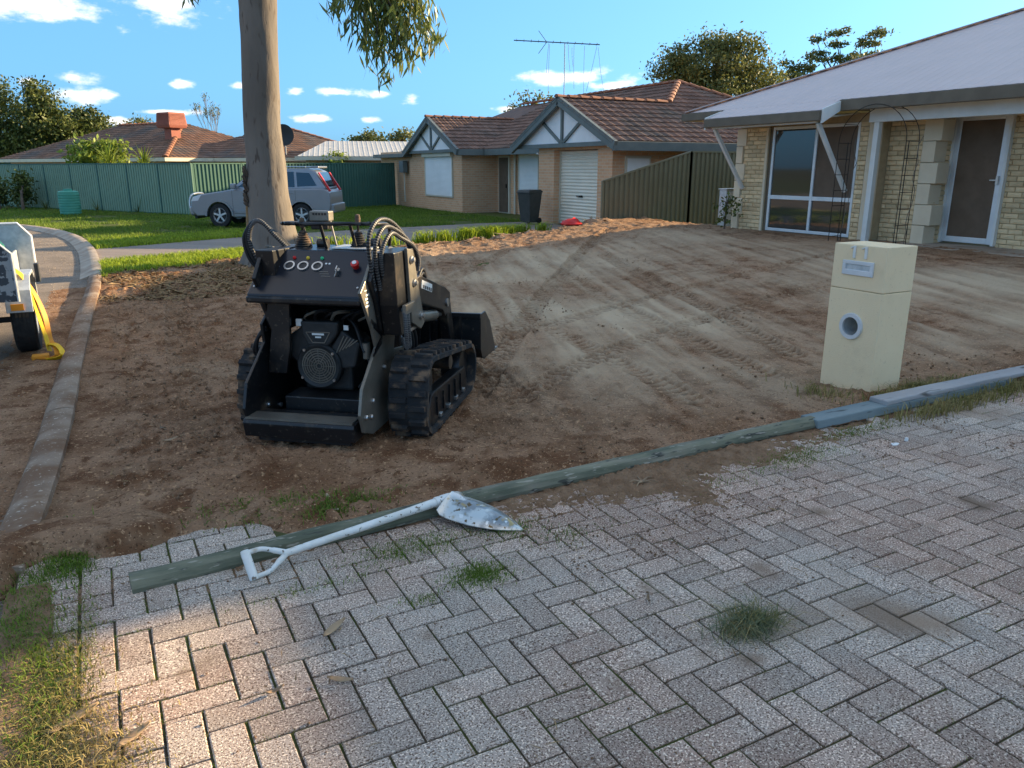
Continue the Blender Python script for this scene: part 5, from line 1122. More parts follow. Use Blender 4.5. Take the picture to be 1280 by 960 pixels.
MB().lathe([(.070, -.016), (.098, -.016), (.102, -.008), (.102, .004), (.070, .004), (.070, -.016)], (-D_, 0, .52), 0, 36, False).build('paper_tube', m_alum, MX, smooth=40)
MB().lathe([(.0705, -.012), (.0705, .19)], (-D_, 0, .52), 0, 32, False).build('tube_lining', m_gal, MX, smooth=40)
for dy in (.045, -.055):
    MB().prism([(dy - .010, 1.032), (dy + .010, 1.032), (dy + .010, 1.112), (dy + .034, 1.098), (dy + .034, 1.108), (dy + .008, 1.122), (dy - .010, 1.122)], 0, -D_ - .010, -D_ + .004).build('numeral_one', m_whitepaint, MX, .001)

def log_timber(name, label, a, b, r, mt, flat=.0, n=8, sag=0):
    """half-round treated pine edging with a split flat underside"""
    a = Vector(a); b = Vector(b); d = (b - a).normalized(); s = Vector((d.y, -d.x, 0)); mb = MB(); k = max(3, int((b - a).length / .12)); rings = []; rr = random.Random(int(a.x * 97 + 5))
    for i in range(k + 1):
        p = a + (b - a) * (i / k); q = r * (1 + .05 * mnoise.noise((p.x * 3, p.y * 3, 1))); off = s * (.012 * mnoise.noise((p.x * 1.1, 4, 2))) + Vector((0, 0, .006 * mnoise.noise((p.x * 1.7, 9, 2))))
        ring = []
        for j in range(n):
            t = -math.pi * .12 + math.pi * 1.24 * j / (n - 1); ring.append(mb.pt(p + off + s * (math.cos(t) * q) + Vector((0, 0, min(max(math.sin(t) * q * 1.0, -.01), q * .86) + .004 * mnoise.noise((p.x * 9, j * 3.1, 4))))))
        rings.append(ring)
    for A_, B_ in zip(rings[:-1], rings[1:]):
        for j in range(n): w = (j + 1) % n; mb.f.append([A_[j], A_[w], B_[w], B_[j]])
    mb.f.append(rings[0][::-1]); mb.f.append(rings[-1]); o = mb.build(name, mt, None, smooth=22)
    return tag(o, label, 'timber', 'timber edging along the driveway')
log_timber('edging_timber', 'dark green half-round timber edging lying under the shovel handle', (-.06, 3.20, .006), (1.42, 3.29, .012), .060, m_timber)
log_timber('edging_timber', 'long pale green half-round timber edging between shovel blade and blue sleeper', (1.46, 3.30, .012), (4.03, 3.35, .016), .058, m_timber)
def sleeper(label, a, b, w, h, mt, rot=0):
    a = Vector(a); b = Vector(b); d = (b - a).normalized(); s = Vector((d.y, -d.x, 0)) * (w / 2); mb = MB(); k = max(2, int((b - a).length / .15)); rings = []
    for i in range(k + 1):
        p = a + (b - a) * (i / k); j = lambda z_: Vector((0, 0, .006 * mnoise.noise((p.x * 2.3, z_, 5)))) + s * (.06 * mnoise.noise((p.x * 2, z_, 8)))
        rings.append([mb.pt(p - s + j(1)), mb.pt(p + s + j(2)), mb.pt(p + s * .94 + Vector((0, 0, h)) + j(3)), mb.pt(p - s * .94 + Vector((0, 0, h)) + j(4))])
    for A_, B_ in zip(rings[:-1], rings[1:]):
        for q in range(4): t = (q + 1) % 4; mb.f.append([A_[q], A_[t], B_[t], B_[q]])
    mb.f.append(rings[0][::-1]); mb.f.append(rings[-1])
    return tag(mb.build('sleeper', mt, None, .008), label, 'timber', 'timber edging along the driveway')
sleeper('blue-green weathered sleeper lying under the silvered plank near the mailbox', (4.0, 3.34, 0), (6.2, 3.36, 0), .155, .062, m_timberB)
sleeper('silvery grey plank on top of the blue-green sleeper', (4.68, 3.345, .060), (9.4, 3.40, .052), .145, .036, m_timberC)

# shovel lying across the timber
def shovel():
    a = Vector((.53, 3.088, .056)); b = Vector((1.345, 3.225, .085)); d = (b - a).normalized(); side = Vector((d.y, -d.x, 0)).normalized(); up = side.cross(d)
    R = thing('shovel', 'white long-handled shovel with worn pointed blade lying across the timber edging', 'shovel', (0, 0, 0))
    MB().tube([a, a + d * .10, b - d * .25, b - d * .10, b + d * .02], [.0155, .0165, .0185, .021, .024], 12).build('shaft', m_shovelw, R, smooth=60)
    # D grip
    g = MB(); g0 = a - d * .145; hw = .054; sp = (up * .75 - side * .66).normalized()
    for s in (1, -1): g.tube(catmull([a + d * .02, a - d * .03 + sp * s * .028, a - d * .08 + sp * s * .052, g0 + sp * s * hw], 5), [.0135] * 6 + [.011] * 10, 8)
    g.build('grip_fork', m_shovelw, R, smooth=60); MB().tube([g0 - sp * (hw + .012), g0 - sp * hw, g0 + sp * hw, g0 + sp * (hw + .012)], [.017, .0195, .0195, .017], 14).build('grip_bar', m_shovelw, R, smooth=40)
    # blade: dished shield outline, tip down on the paving
    tip = Vector((1.60, 2.905, .006)); mid0 = b; ax = (tip - mid0); L_ = ax.length; ax.normalize(); ws = Vector((ax.y, -ax.x, 0)).normalized()
    if ws.y > 0: ws = -ws
    bu = ws.cross(ax);
    if bu.z < 0: bu = -bu
    # direction across the blade
    prof_ = [(-.06, .118), (.0, .122), (.12, .128), (.26, .128), (.42, .120), (.58, .102), (.74, .074), (.88, .040), (1.0, .006)]
    mb = MB(); n = 11; top = []; bot = []; ctr = Vector((1.385, 3.205, .092)); fw = (Vector((1.60, 2.90, .006)) - ctr); L_ = fw.length; fw.normalize(); fw2 = fw
    wd = Vector((0.62, .60, .0)).normalized(); wd = (wd - fw * wd.dot(fw)).normalized(); nu = fw.cross(wd); nu = nu if nu.z > 0 else -nu
    for k, (t, w) in enumerate(prof_):
        rt, rb = [], []
        for j in range(n):
            s = -1 + 2 * j / (n - 1); dish = -.046 * (s * s) * (w / .128) + .012 * math.exp(-(s / .22) ** 2) * (1 - max(t, 0)) + .016 * math.sin(max(t, 0) * math.pi)
            if k == 0: dish += .014
            p = ctr + fw * (t * L_) + wd * (s * w * 1.02) + nu * dish; rt.append(mb.pt(p)); rb.append(mb.pt(p - nu * .004))
        top.append(rt); bot.append(rb)
    for A_, B_ in zip(top[:-1], top[1:]):
        for j in range(n - 1): mb.f.append([A_[j], A_[j + 1], B_[j + 1], B_[j]])
    for A_, B_ in zip(bot[:-1], bot[1:]):
        for j in range(n - 1): mb.f.append([A_[j + 1], A_[j], B_[j], B_[j + 1]])
    for A_, B_ in ((top, bot),):
        for k in range(len(top) - 1): mb.f.append([top[k][0], top[k + 1][0], bot[k + 1][0], bot[k][0]]); mb.f.append([top[k + 1][-1], top[k][-1], bot[k][-1], bot[k + 1][-1]])
        for j in range(n - 1): mb.f.append([top[0][j + 1], top[0][j], bot[0][j], bot[0][j + 1]]); mb.f.append([top[-1][j], top[-1][j + 1], bot[-1][j + 1], bot[-1][j]])
    mb.build('blade', m_blade, R, smooth=50)
    MB().tube([b - d * .06, b + d * .01, ctr + nu * .010, ctr + fw * .10 + nu * .004], [.026, .026, .022, .006], 10).build('socket', m_shovelw, R, smooth=50)
shovel()

# ------------------------------------------------------------ fallen leaves and scraps
def leaf_obj(name, label, cat, group, p, L_, w, yaw, mt, curl=.02):
    mb = MB(); n = 6; up = []; 
    for i in range(n + 1):
        t = i / n; ww = w * math.sin(math.pi * min(.02 + t * .98, .98)) ** .8; x = (t - .5) * L_; z = .003 + curl * (2 * t - 1) ** 2; y0 = .12 * L_ * math.sin(t * 2.6)
        up.append((mb.pt((x, y0 - ww, z + .004)), mb.pt((x, y0, z)), mb.pt((x, y0 + ww, z + .006))))
    for a, b in zip(up[:-1], up[1:]): mb.f += [[a[0], b[0], b[1], a[1]], [a[1], b[1], b[2], a[2]]]
    o = mb.build(name, mt, None, smooth=60, recalc=False); o.location = p; o.rotation_euler = (0, 0, yaw); md_ = o.modifiers.new('thickness', 'SOLIDIFY'); md_.thickness = .0012
    return tag(o, label, cat, group)
for px, py, L_, yaw in ((420, 790, .13, .6), (425, 855, .09, -.7), (345, 868, .06, .2), (95, 905, .16, .5), (98, 812, .03, .8), (812, 752, .05, 1), (170, 925, .12, .6)):
    p = gpt(px, py); leaf_obj('fallen_leaf', 'dry brown curled gum leaf lying on the paving', 'leaf', 'fallen gum leaves on the paving', (p.x, p.y, .004), L_, L_ * .13, yaw, m_deadleaf, .012)
for px, py, L_, yaw in ((75, 622, .14, 1.2), (215, 560, .1, .3), (525, 478, .08, .5), (205, 538, .07, 2), (745, 500, .08, .4), (855, 495, .10, .1), (890, 490, .09, .4), (770, 575, .07, 1.3), (1000, 495, .07, 0)):
    p = gpt(px, py); leaf_obj('fallen_leaf', 'pale dry gum leaf lying on the scraped dirt', 'leaf', 'fallen gum leaves on the dirt', (p.x, p.y, zdirt(p.x, p.y) + .006), L_, L_ * .14, yaw, m_deadleaf, .012)
# a forked dead twig on the spilt soil, a white scrap, dark stains of soil heaps
p = gpt(802, 608); tw_ = MB()
for a, l in ((.4, .10), (1.4, .08), (-.4, .09), (2.6, .07), (3.6, .06)): tw_.tube([(0, 0, .012), (math.cos(a) * l * .6, math.sin(a) * l * .6, .022), (math.cos(a) * l, math.sin(a) * l, .008)], [.006, .004, .002], 5)
o = tw_.build('dead_twig', m_deadleaf, None); o.location = (p.x, p.y, .014); tag(o, 'pale forked dead twig on the spilt soil beside the timber', 'twig')
p = gpt(1118, 556); o = MB().prism([(-.03, -.012), (.0, -.02), (.035, -.008), (.03, .01), (-.01, .018)], 2, .002, .007).build('paper_scrap', m_white, None); o.location = (p.x, p.y, 0); tag(o, 'small white paper scrap on the paving near the sleepers', 'scrap')
p = gpt(1133, 551); o = MB().lathe([(.001, 0), (.012, 0), (.010, .02), (.001, .022)], (0, 0, 0), 2, 8).build('bottle_cap', m_white, None); o.location = (p.x, p.y, 0); tag(o, 'tiny white cap lying by the paper scrap', 'bottle cap')

# ================================================================== trailer by the kerb
def trailer():
    R = thing('box_trailer', 'galvanised box trailer with yellow tie-down strap parked at the kerb', 'trailer', (-1.79, 8.6, -.055))
    # local: x right (towards kerb), y away from camera
    xr = .97; zf = .60
    MB().box((-xr, -.95, zf - .03), (xr, 1.65, zf)).build('floor', m_checker, R)
    xw = xr + .17
    def board(y, nm, mt, par, z0, zc, zt, ch): return MB().prism([(-xw, z0), (xw, z0), (xw, zc), (xw - ch, zt), (-xw + ch, zt), (-xw, zc)], 1, y - .012, y + .012).build(nm, mt, par)
    tg = board(-.96, 'tailgate', m_checker, R, .62, 1.02, 1.22, .18)
    fb = board(1.58, 'headboard', m_gal, R, .60, .98, 1.12, .11)
    MB().tube([(xw, 1.56, .6), (xw, 1.56, .98), (xw - .11, 1.56, 1.12), (-xw + .11, 1.56, 1.12)], .014, 6).build('headboard_rim', m_white, fb); MB().tube([(xw, -.975, .62), (xw, -.975, 1.02), (xw - .18, -.975, 1.22), (-xw + .18, -.975, 1.22)], .012, 6).build('tailgate_rim', m_gal, tg)
    MB().beam((xr - .20, 1.55, .62), (xr - .20, 1.55, 1.1), .03, .02).build('headboard_stay', m_white, fb)
    for s in (1, -1):
        MB().box((s * xr - .012, -.95, zf), (s * xr + .012, 1.57, .82)).build('side_panel', m_gal, R)
        MB().tube([(s * xr, -.95, .82), (s * xr, 1.57, .82)], .016, 6).build('side_rail', m_gal, R)
        # mudguard: stepped box over the wheel
        mg = MB().prism([(-.42, .44), (-.40, .64), (-.22, .76), (.22, .76), (.40, .64), (.42, .44), (.40, .44), (.37, .62), (.20, .735), (-.20, .735), (-.37, .62), (-.40, .44)], 0, min(s * (xr + .01), s * (xr + .22)), max(s * (xr + .01), s * (xr + .22))).build('mudguard', m_checker if s < 0 else m_gal, R, .004)
        MB().box((s * (xr + .10) - .05, -.432, .46), (s * (xr + .10) + .05, -.42, .52)).build('reflector', m_strapo, mg)
        wh = MB().lathe([(.17, -.085), (.22, -.10), (.295, -.095), (.315, -.075), (.318, 0), (.315, .075), (.295, .095), (.22, .10), (.17, .085)], (s * (xr + .115), 0, .318), 0, 32, False).build('wheel', m_tyre, R, smooth=40)
        for gx in (-.045, -.015, .015, .045): MB().lathe([(.3185, gx - .004), (.3215, gx - .010), (.3215, gx + .010), (.3185, gx + .004)], (s * (xr + .115), 0, .318), 0, 32, False).build('tread_rib', m_tyre, wh)
        MB().lathe([(.001, s * .05), (.06, s * .06), (.075, s * .045), (.15, s * .03), (.165, s * .085), (.175, s * .085), (.175, -s * .08), (.001, -s * .08)], (s * (xr + .115), 0, .318), 0, 28, False).build('rim', m_gal, wh, smooth=40)
    MB().box((xr + .23, .30, .62), (xr + .27, .42, .80)).build('side_lamp', m_carplastic, R, .006)
    MB().box((-.5, -.9, .46), (-.42, 3.0, .565)).box((.42, -.9, .46), (.5, 3.0, .565)).build('chassis', m_gal, R); MB().tube([(-xr - .1, 0, .318), (xr + .1, 0, .318)], .028, 8).build('axle', m_carplastic, R); MB().beam((0, 1.6, .50), (0, 3.6, .48), .09, .09).build('drawbar', m_gal, R)
    for s in (1, -1): MB().tube(catmull([(s * .7, -.45, .50), (s * .7, -.2, .40), (s * .7, .2, .40), (s * .7, .45, .50)], 4), .022, 6).build('leaf_spring', m_carplastic, R)
    MB().box((.45, -.985, .50), (.85, -.955, .60)).build('tail_lamp', m_carplastic, R)
    return R
trailer()
# load in the tray and straps
gc = thing('green_toolbox', 'dark green plastic toolbox lying inside the trailer', 'toolbox', (-1.10, 9.55, .56), rad(8))
MB().box((-.22, -.25, 0), (.22, .25, .30)).build('body', m_greenplas, gc, .03); MB().box((-.23, -.26, .30), (.23, .26, .35)).build('lid', m_greenplas, gc, .02); MB().tube([(-.1, 0, .35), (-.1, 0, .40), (.1, 0, .40), (.1, 0, .35)], .012, 6).build('handle', m_blackpaint, gc)
bg_ = MB(); n = 14
bg_.lathe([(.001, 0), (.15, .01), (.20, .08), (.19, .20), (.12, .29), (.05, .31), (.001, .33)], (0, 0, 0), 2, n); ob = bg_.build('plastic_bag', m_white, None, smooth=60); ob.location = (-1.05, 8.62, .555)
for q in ob.data.vertices: q.co *= 1 + .22 * mnoise.noise(q.co * 9)
tag(ob, 'crumpled white plastic bag in the trailer tray', 'bag')
def strap(name, pts, w, mt, label=None, twist=0, parent=None):
    P = catmull(pts, 8); mb = MB(); rr = []
    for i, p in enumerate(P):
        d = (P[min(i + 1, len(P) - 1)] - P[max(i - 1, 0)]).normalized(); a = Vector((.35, .93, .0)); a = (a - d * a.dot(d)).normalized(); b = d.cross(a); t = twist * i / len(P)
        a2 = a * math.cos(t) + b * math.sin(t); b2 = d.cross(a2); rr.append([mb.pt(p - a2 * w / 2), mb.pt(p + a2 * w / 2), mb.pt(p + a2 * w / 2 + b2 * .004), mb.pt(p - a2 * w / 2 + b2 * .004)])
    for A_, B_ in zip(rr[:-1], rr[1:]):
        for k in range(4): q = (k + 1) % 4; mb.f.append([A_[k], A_[q], B_[q], B_[k]])
    mb.f.append(rr[0]); mb.f.append(rr[-1][::-1]); o = mb.build(name, mt, parent, smooth=50)
    return o
st = thing('tie_down_strap', 'yellow tie-down strap hanging over the trailer mudguard to the ground', 'strap', (-.17, 0, 0))
strap('webbing', [(-.90, 8.55, .92), (-.70, 8.45, .84), (-.52, 8.35, .735), (-.45, 8.36, .60), (-.42, 8.34, .40), (-.38, 8.28, .15), (-.36, 8.22, .0)], .075, m_strapy, parent=st)
strap('webbing', [(-.50, 8.36, .72), (-.415, 8.38, .52), (-.36, 8.36, .30), (-.345, 8.30, .08), (-.30, 8.18, .045), (-.30, 8.06, -.02), (-.40, 8.02, -.04), (-.50, 8.12, -.045)], .055, m_strapo, parent=st, twist=1.2)
strap('webbing', [(-.36, 8.26, .06), (-.29, 8.16, .06), (-.25, 8.05, .01), (-.28, 7.97, -.015), (-.38, 7.98, -.03)], .05, m_strapy, parent=st, twist=.8)
strap('webbing', [(-.95, 8.7, .90), (-.82, 8.5, .93), (-.68, 8.42, .86), (-.62, 8.40, .80)], .07, m_strapo, parent=st, twist=.5)
MB().box((-.50, 8.06, -.055), (-.36, 8.16, .0)).build('ratchet', m_strapo, st, .01)

# ================================================================== silver car
def car():
    a = math.atan2(.47, -.883); R = thing('silver_suv', 'silver four-wheel-drive wagon parked on the lawn behind the gum tree', 'car', (4.66, 24.2, -.02), a)
    R.scale = (.90, .98, 1.0); hw = .86
    wf, wr, wr_ = 1.33, -1.30, .40
    def archpts(cx): return [(cx + wr_ * math.cos(t), .33 + wr_ * math.sin(t)) for t in [math.pi * k / 10 for k in range(11)]][::-1]
    low = [(-2.22, .42), (-1.72, .30)] + archpts(wr) + [(wf - wr_ - .02, .28)] + archpts(wf) + [(2.05, .32), (2.20, .45), (2.22, .72), (2.14, .86), (1.95, .93), (1.2, 1.03), (.95, 1.07), (-2.05, 1.10), (-2.24, 1.0), (-2.26, .62)]
    # order: go along the bottom from rear to front then back over the top
    b = MB(); N_ = len(low); secs = [(-hw, .05, .0), (-hw + .06, .0, .0), (hw - .06, .0, .0), (hw, .05, .0)]
    body = MB().prism(low, 1, -hw, hw).build('body', m_carpaint, R, .045, 35, seg=3)
    g0 = [(.98, 1.05), (.18, 1.60), (-.10, 1.66), (-1.55, 1.66), (-1.80, 1.58), (-2.12, 1.08)]; gh = MB(); n = len(g0)
    L_ = [gh.pt((x, -(hw - .05) + (z - 1.05) * .30, z)) for x, z in g0]; Rr = [gh.pt((x, (hw - .05) - (z - 1.05) * .30, z)) for x, z in g0]
    gh.f.append(L_); gh.f.append(Rr[::-1])
    for i in range(n): j = (i + 1) % n; gh.f.append([L_[i], Rr[i], Rr[j], L_[j]])
    gh.build('cabin', m_carpaint, R, .04, 35, seg=3)
    def yo(z, s, e=.006): return s * ((hw - .05) - (z - 1.05) * .30 + e)
    for s in (1, -1):
        for nm, poly in (('side_window', [(.70, 1.14), (.12, 1.53), (-.30, 1.56), (-.30, 1.14)]), ('side_window', [(-.38, 1.14), (-.38, 1.56), (-1.08, 1.56), (-1.12, 1.14)]), ('side_window', [(-1.20, 1.15), (-1.16, 1.55), (-1.58, 1.53), (-1.82, 1.18)])):
            mb = MB(); f0 = [mb.pt((x, yo(z, s), z)) for x, z in poly]; f1 = [mb.pt((x, yo(z, s, -.02), z)) for x, z in poly]; mb.f.append(f0); mb.f.append(f1[::-1])
            for i in range(len(poly)): j = (i + 1) % len(poly); mb.f.append([f0[i], f0[j], f1[j], f1[i]])
            mb.build(nm, m_carglass, R)
        for x in (-.12, -1.0): MB().box((x - .10, s * hw - .005 * s - .012, .96), (x + .08, s * hw + .022 * s * 0 + .012 * s, .99)).build('door_handle', m_carpaint, R, .006)
        for x in (.88, -.34, -1.14): MB().box((x - .004, s * (hw - .004) - .006, .45), (x + .004, s * (hw - .004) + .006, 1.05)).build('door_seam', m_carplastic, R)
        MB().box((-.85, s * hw - .02, .40), (.85, s * hw + .015, .50)).build('sill_trim', m_carpaint, R, .01)
        for x in (wf, wr):
            wh = MB().lathe([(.20, -.09), (.25, -.105), (.325, -.10), (.345, -.07), (.345, .07), (.325, .10), (.25, .105), (.20, .09)], (x, s * (hw - .10), .345), 1, 28, False).build('wheel', m_tyre, R, smooth=40)
            y1 = s * (hw - .10) + s * .085; MB().lathe([(.185, s * .06), (.215, s * .098), (.225, s * .09), (.225, -s * .08), (.20, -s * .02), (.06, -s * .0)], (x, s * (hw - .10), .345), 1, 24, False).build('rim', m_alloy, wh, smooth=40)
            MB().lathe([(.001, s * .02), (.195, s * .02), (.195, s * .03), (.001, s * .03)], (x, s * (hw - .10), .345), 1, 20).build('brake_disc', m_carplastic, wh)
            for k in range(5): t = k * 2 * math.pi / 5 + .3; MB().beam((x + .03 * math.cos(t), y1, .345 + .03 * math.sin(t)), (x + .20 * math.cos(t), y1, .345 + .20 * math.sin(t)), .05, .02, (0, 1, 0)).build('spoke', m_alloy, wh)
            MB().lathe([(.001, s * .09), (.05, s * .09), (.05, s * .07), (.001, s * .07)], (x, s * (hw - .10), .345), 1, 14).build('hub', m_alloy, wh)
            ar = MB(); 
            for k in range(12):
                t0, t1 = math.pi * k / 12, math.pi * (k + 1) / 12; ar.beam((x + .43 * math.cos(t0), s * (hw + .012), .33 + .43 * math.sin(t0)), (x + .43 * math.cos(t1), s * (hw + .012), .33 + .43 * math.sin(t1)), .05, .05, (0, 1, 0))
            ar.build('arch_flare', m_carpaint, R)
        MB().box((.70, s * (hw + .0), 1.10), (.86, s * (hw + .17), 1.24)).build('mirror', m_carplastic if s < 0 else m_carpaint, R, .03)
        MB().prism([(2.215, .74), (2.13, .87), (1.86, .925), (1.98, .76)], 1, min(s * .50, s * (hw + .004)), max(s * .50, s * (hw + .004))).build('headlight', m_lampglass, R, .01)
        MB().prism([(-1.86, 1.54), (-1.90, 1.55), (-2.25, 1.04), (-2.20, 1.0), (-2.13, 1.10)], 1, min(s * (hw - .22), s * (hw - .12)), max(s * (hw - .22), s * (hw - .12))).build('tail_light', m_red, R, .01)
        MB().tube([(-.05, s * .60, 1.70), (-1.45, s * .60, 1.70)], .02, 6).build('roof_rail', m_alloy, R, smooth=50)
    for sgn_ in (1,):
        mb = MB(); p = [(.95, 1.075), (.20, 1.585)]; q = [mb.pt((p[0][0] + .012, -.72, p[0][1] + .012)), mb.pt((p[0][0] + .012, .72, p[0][1] + .012)), mb.pt((p[1][0] + .012, .60, p[1][1] + .012)), mb.pt((p[1][0] + .012, -.60, p[1][1] + .012))]; mb.f.append(q); mb.build('windscreen', m_carglass, R)
        mb = MB(); q = [mb.pt((-2.10, -.62, 1.15)), mb.pt((-2.10, .62, 1.15)), mb.pt((-1.87, .56, 1.55)), mb.pt((-1.87, -.56, 1.55))]; mb.f.append(q); mb.build('rear_window', m_carglass, R)
    MB().box((-2.34, -.80, .40), (-2.20, .80, .66)).build('rear_bumper', m_carpaint, R, .04); MB().box((2.12, -.80, .34), (2.30, .80, .62)).build('front_bumper', m_carpaint, R, .05); MB().box((2.14, -.6, .24), (2.26, .6, .36)).build('skid_plate', m_carplastic, R, .03)
    bb = MB().tube(catmull([(2.36, -.55, .36), (2.40, -.52, .70), (2.34, -.40, .92), (2.34, .40, .92), (2.40, .52, .70), (2.36, .55, .36)], 5), .032, 8).build('bull_bar', m_steel, R, smooth=50); MB().tube([(2.40, -.52, .62), (2.40, .52, .62)], .024, 8).build('bar', m_steel, bb)
    MB().box((2.16, -.35, .66), (2.24, .35, .82)).build('grille', m_carplastic, R, .01); MB().box((-1.62, -.55, 1.66), (-1.86, .55, 1.72)).build('spoiler', m_carpaint, R, .02)
    MB().box((.2, -hw + .02, .30), (-1.6, hw - .02, .46)).build('underbody', m_carplastic, R); MB().lathe([(.001, 0), (.07, 0), (.07, .01), (.001, .01)], (-1.55, -hw - .004, .92), 1, 14).build('fuel_flap', m_carpaint, R)
car()

# ================================================================== bin, tank, antenna, red scrap
B_ = thing('wheelie_bin', 'dark wheelie bin standing by the garage pier', 'bin', (11.75, 20.95, -.01), rad(-70)); B_.scale = (.86, .86, .97)
mb = MB().hexa([(-.22, -.24, .06), (.22, -.24, .06), (.22, .22, .06), (-.22, .22, .06), (-.29, -.34, .97), (.29, -.34, .97), (.29, .34, .97), (-.29, .34, .97)]).build('body', m_binm, B_, .02)
MB().hexa([(-.31, -.38, .97), (.31, -.38, .97), (.31, .38, .97), (-.31, .38, .97), (-.27, -.33, 1.05), (.27, -.33, 1.05), (.27, .30, 1.06), (-.27, .30, 1.06)]).build('lid', m_binm, B_, .015); MB().tube([(-.24, .40, 1.0), (.24, .40, 1.0)], .018, 8).build('handle', m_binm, B_)
for s in (-1, 1): MB().lathe([(.001, -.025), (.10, -.025), (.10, .025), (.001, .025)], (s * .25, .24, .10), 0, 16).build('wheel', m_tyre, B_, smooth=40)
TK = thing('water_tank', 'small ribbed green poly tank on the lawn before the fence', 'tank', (-.75, 33.6, -.03))
pr_ = [(.001, 0), (.34, 0)]
for k in range(8): pr_ += [(.36, .04 + k * .095), (.36, .085 + k * .095), (.345, .10 + k * .095), (.345, .12 + k * .095)]
pr_ += [(.35, .82), (.30, .86), (.001, .88)]; MB().lathe(pr_, (0, 0, 0), 2, 28).build('body', m_tank, TK, smooth=30); MB().lathe([(.001, .87), (.15, .87), (.15, .93), (.001, .94)], (0, 0, 0), 2, 18).build('lid', m_tank, TK, smooth=40)
an = thing('tv_antenna', 'old television antenna with dangling wires on the gabled house roof', 'antenna', (15.0, 24.35, 3.0)); u = Vector((.883, -.47, 0))
MB().tube([(0, 0, -.1), (0, 0, 2.78)], .017, 7).build('mast', m_gal, an)
MB().tube([u * -1.75 + Vector((0, 0, 2.86)), u * 1.2 + Vector((0, 0, 2.72))], .018, 6).build('boom', m_carplastic, an)
pp_ = Vector((-u.y, u.x, 0))
for k in range(12): c = u * (-1.65 + k * .25) + Vector((0, 0, 2.855 - k * .012)); l = .10 + .02 * (k % 3); MB().tube([c - pp_ * l * 2.2, c + pp_ * l * 2.2], .007, 4).build('element', m_carplastic, an); MB().tube([c, c + Vector((0, 0, .06))], .006, 4).build('insulator', m_carplastic, an)
for s in (1, -1): c = u * -.62 + Vector((0, 0, 2.80)); MB().tube([c, c - u * .28 + Vector((0, 0, s * .36))], .010, 5).build('reflector_arm', m_carplastic, an)
for k, (x0, dx, l) in enumerate(((-.55, -.10, .95), (-.52, -.06, 1.75), (.12, .05, .85), (.32, 0, 1.4), (.68, -.02, 1.55), (1.1, -.35, 1.45), (1.15, .22, 1.5), (.25, .02, .6))):
    c = u * x0 + Vector((0, 0, 2.76 - .02 * k)); MB().tube(catmull([c, c + u * dx * .4 - Vector((0, 0, l * .45)), c + u * dx + Vector((.03, 0, -l))], 4), .007, 4).build('dangling_wire', m_carplastic, an)
rp = gpt(713, 289, .12); mb = MB(); n = 16
mb.lathe([(.001, 0), (.20, .005), (.24, .04), (.17, .09), (.10, .13), (.001, .14)], (0, 0, 0), 2, n); o = mb.build('red_cloth', m_red, None, smooth=60); o.location = (10.55, 16.65, .26); o.scale = (1.25, 1.25, 1.2)
for q in o.data.vertices: q.co.x *= 1 + .5 * mnoise.noise(q.co * 8); q.co.y *= 1 + .4 * mnoise.noise(q.co * 11); q.co.z *= 1 + .5 * mnoise.noise(q.co * 13)
tag(o, 'crumpled bright red cloth on the mound before the garage', 'cloth')
# ================================================================== trees and shrubs
def at(px, py, depth):
    """point seen at pixel px, py whose distance along the view heading is depth"""
    d = ray(px, py); f = d.x * math.sin(rad(HEAD)) + d.y * math.cos(rad(HEAD)); return d * (depth / f) + Vector((0, 0, CAMH))
def leaves(name, P, size, aspect, mt, parent, droop=0, outc=None):
    n = len(P); s = size * (.6 + .8 * RS.rand(n)); d = RS.randn(n, 3)
    if droop: d[:, 2] = -np.abs(d[:, 2]) - droop
    d /= np.linalg.norm(d, axis=1)[:, None]; w = np.cross(d, RS.randn(n, 3)); w /= np.linalg.norm(w, axis=1)[:, None] + 1e-9
    d = d * s[:, None] * .5; w = w * (s * aspect)[:, None] * .5
    V = np.stack([P - d, P - d * .1 + w, P + d, P - d * .1 - w], 1).reshape(-1, 3)
    return tag(obj(name, npmesh(name, V, np.arange(4 * n).reshape(-1, 4), mt), parent), kind='stuff')
def clumps(blobs, n_clump, per, cr, seed=0):
    """leaf positions in clumps spread over the shells of the given ellipsoids; returns points and clump centres"""
    rs = np.random.RandomState(seed); pts = []; cs = []; tot = sum(b[1][0] * b[1][2] for b in blobs)
    for c, r in blobs:
        k = max(3, int(n_clump * r[0] * r[2] / tot)); d = rs.randn(k, 3); d /= np.linalg.norm(d, axis=1)[:, None]; q = np.array(c) + d * np.array(r) * (.45 + .6 * rs.rand(k, 1) ** .6); cs.append(q)
        for p in q:
            m = int(per * (.5 + rs.rand())); pts.append(p + rs.randn(m, 3) * cr * np.array([1, 1, .72]) * (.6 + .8 * rs.rand()))
    return np.concatenate(pts), np.concatenate(cs)
def limb_path(a, b, sag, r):
    a = Vector(a); b = Vector(b); return [a.lerp(b, t) + Vector((r.uniform(-.06, .06), r.uniform(-.06, .06), r.uniform(-.03, .05))) * (b - a).length * math.sin(math.pi * t) + Vector((0, 0, sag * math.sin(math.pi * t))) for t in [i / 6 for i in range(7)]]
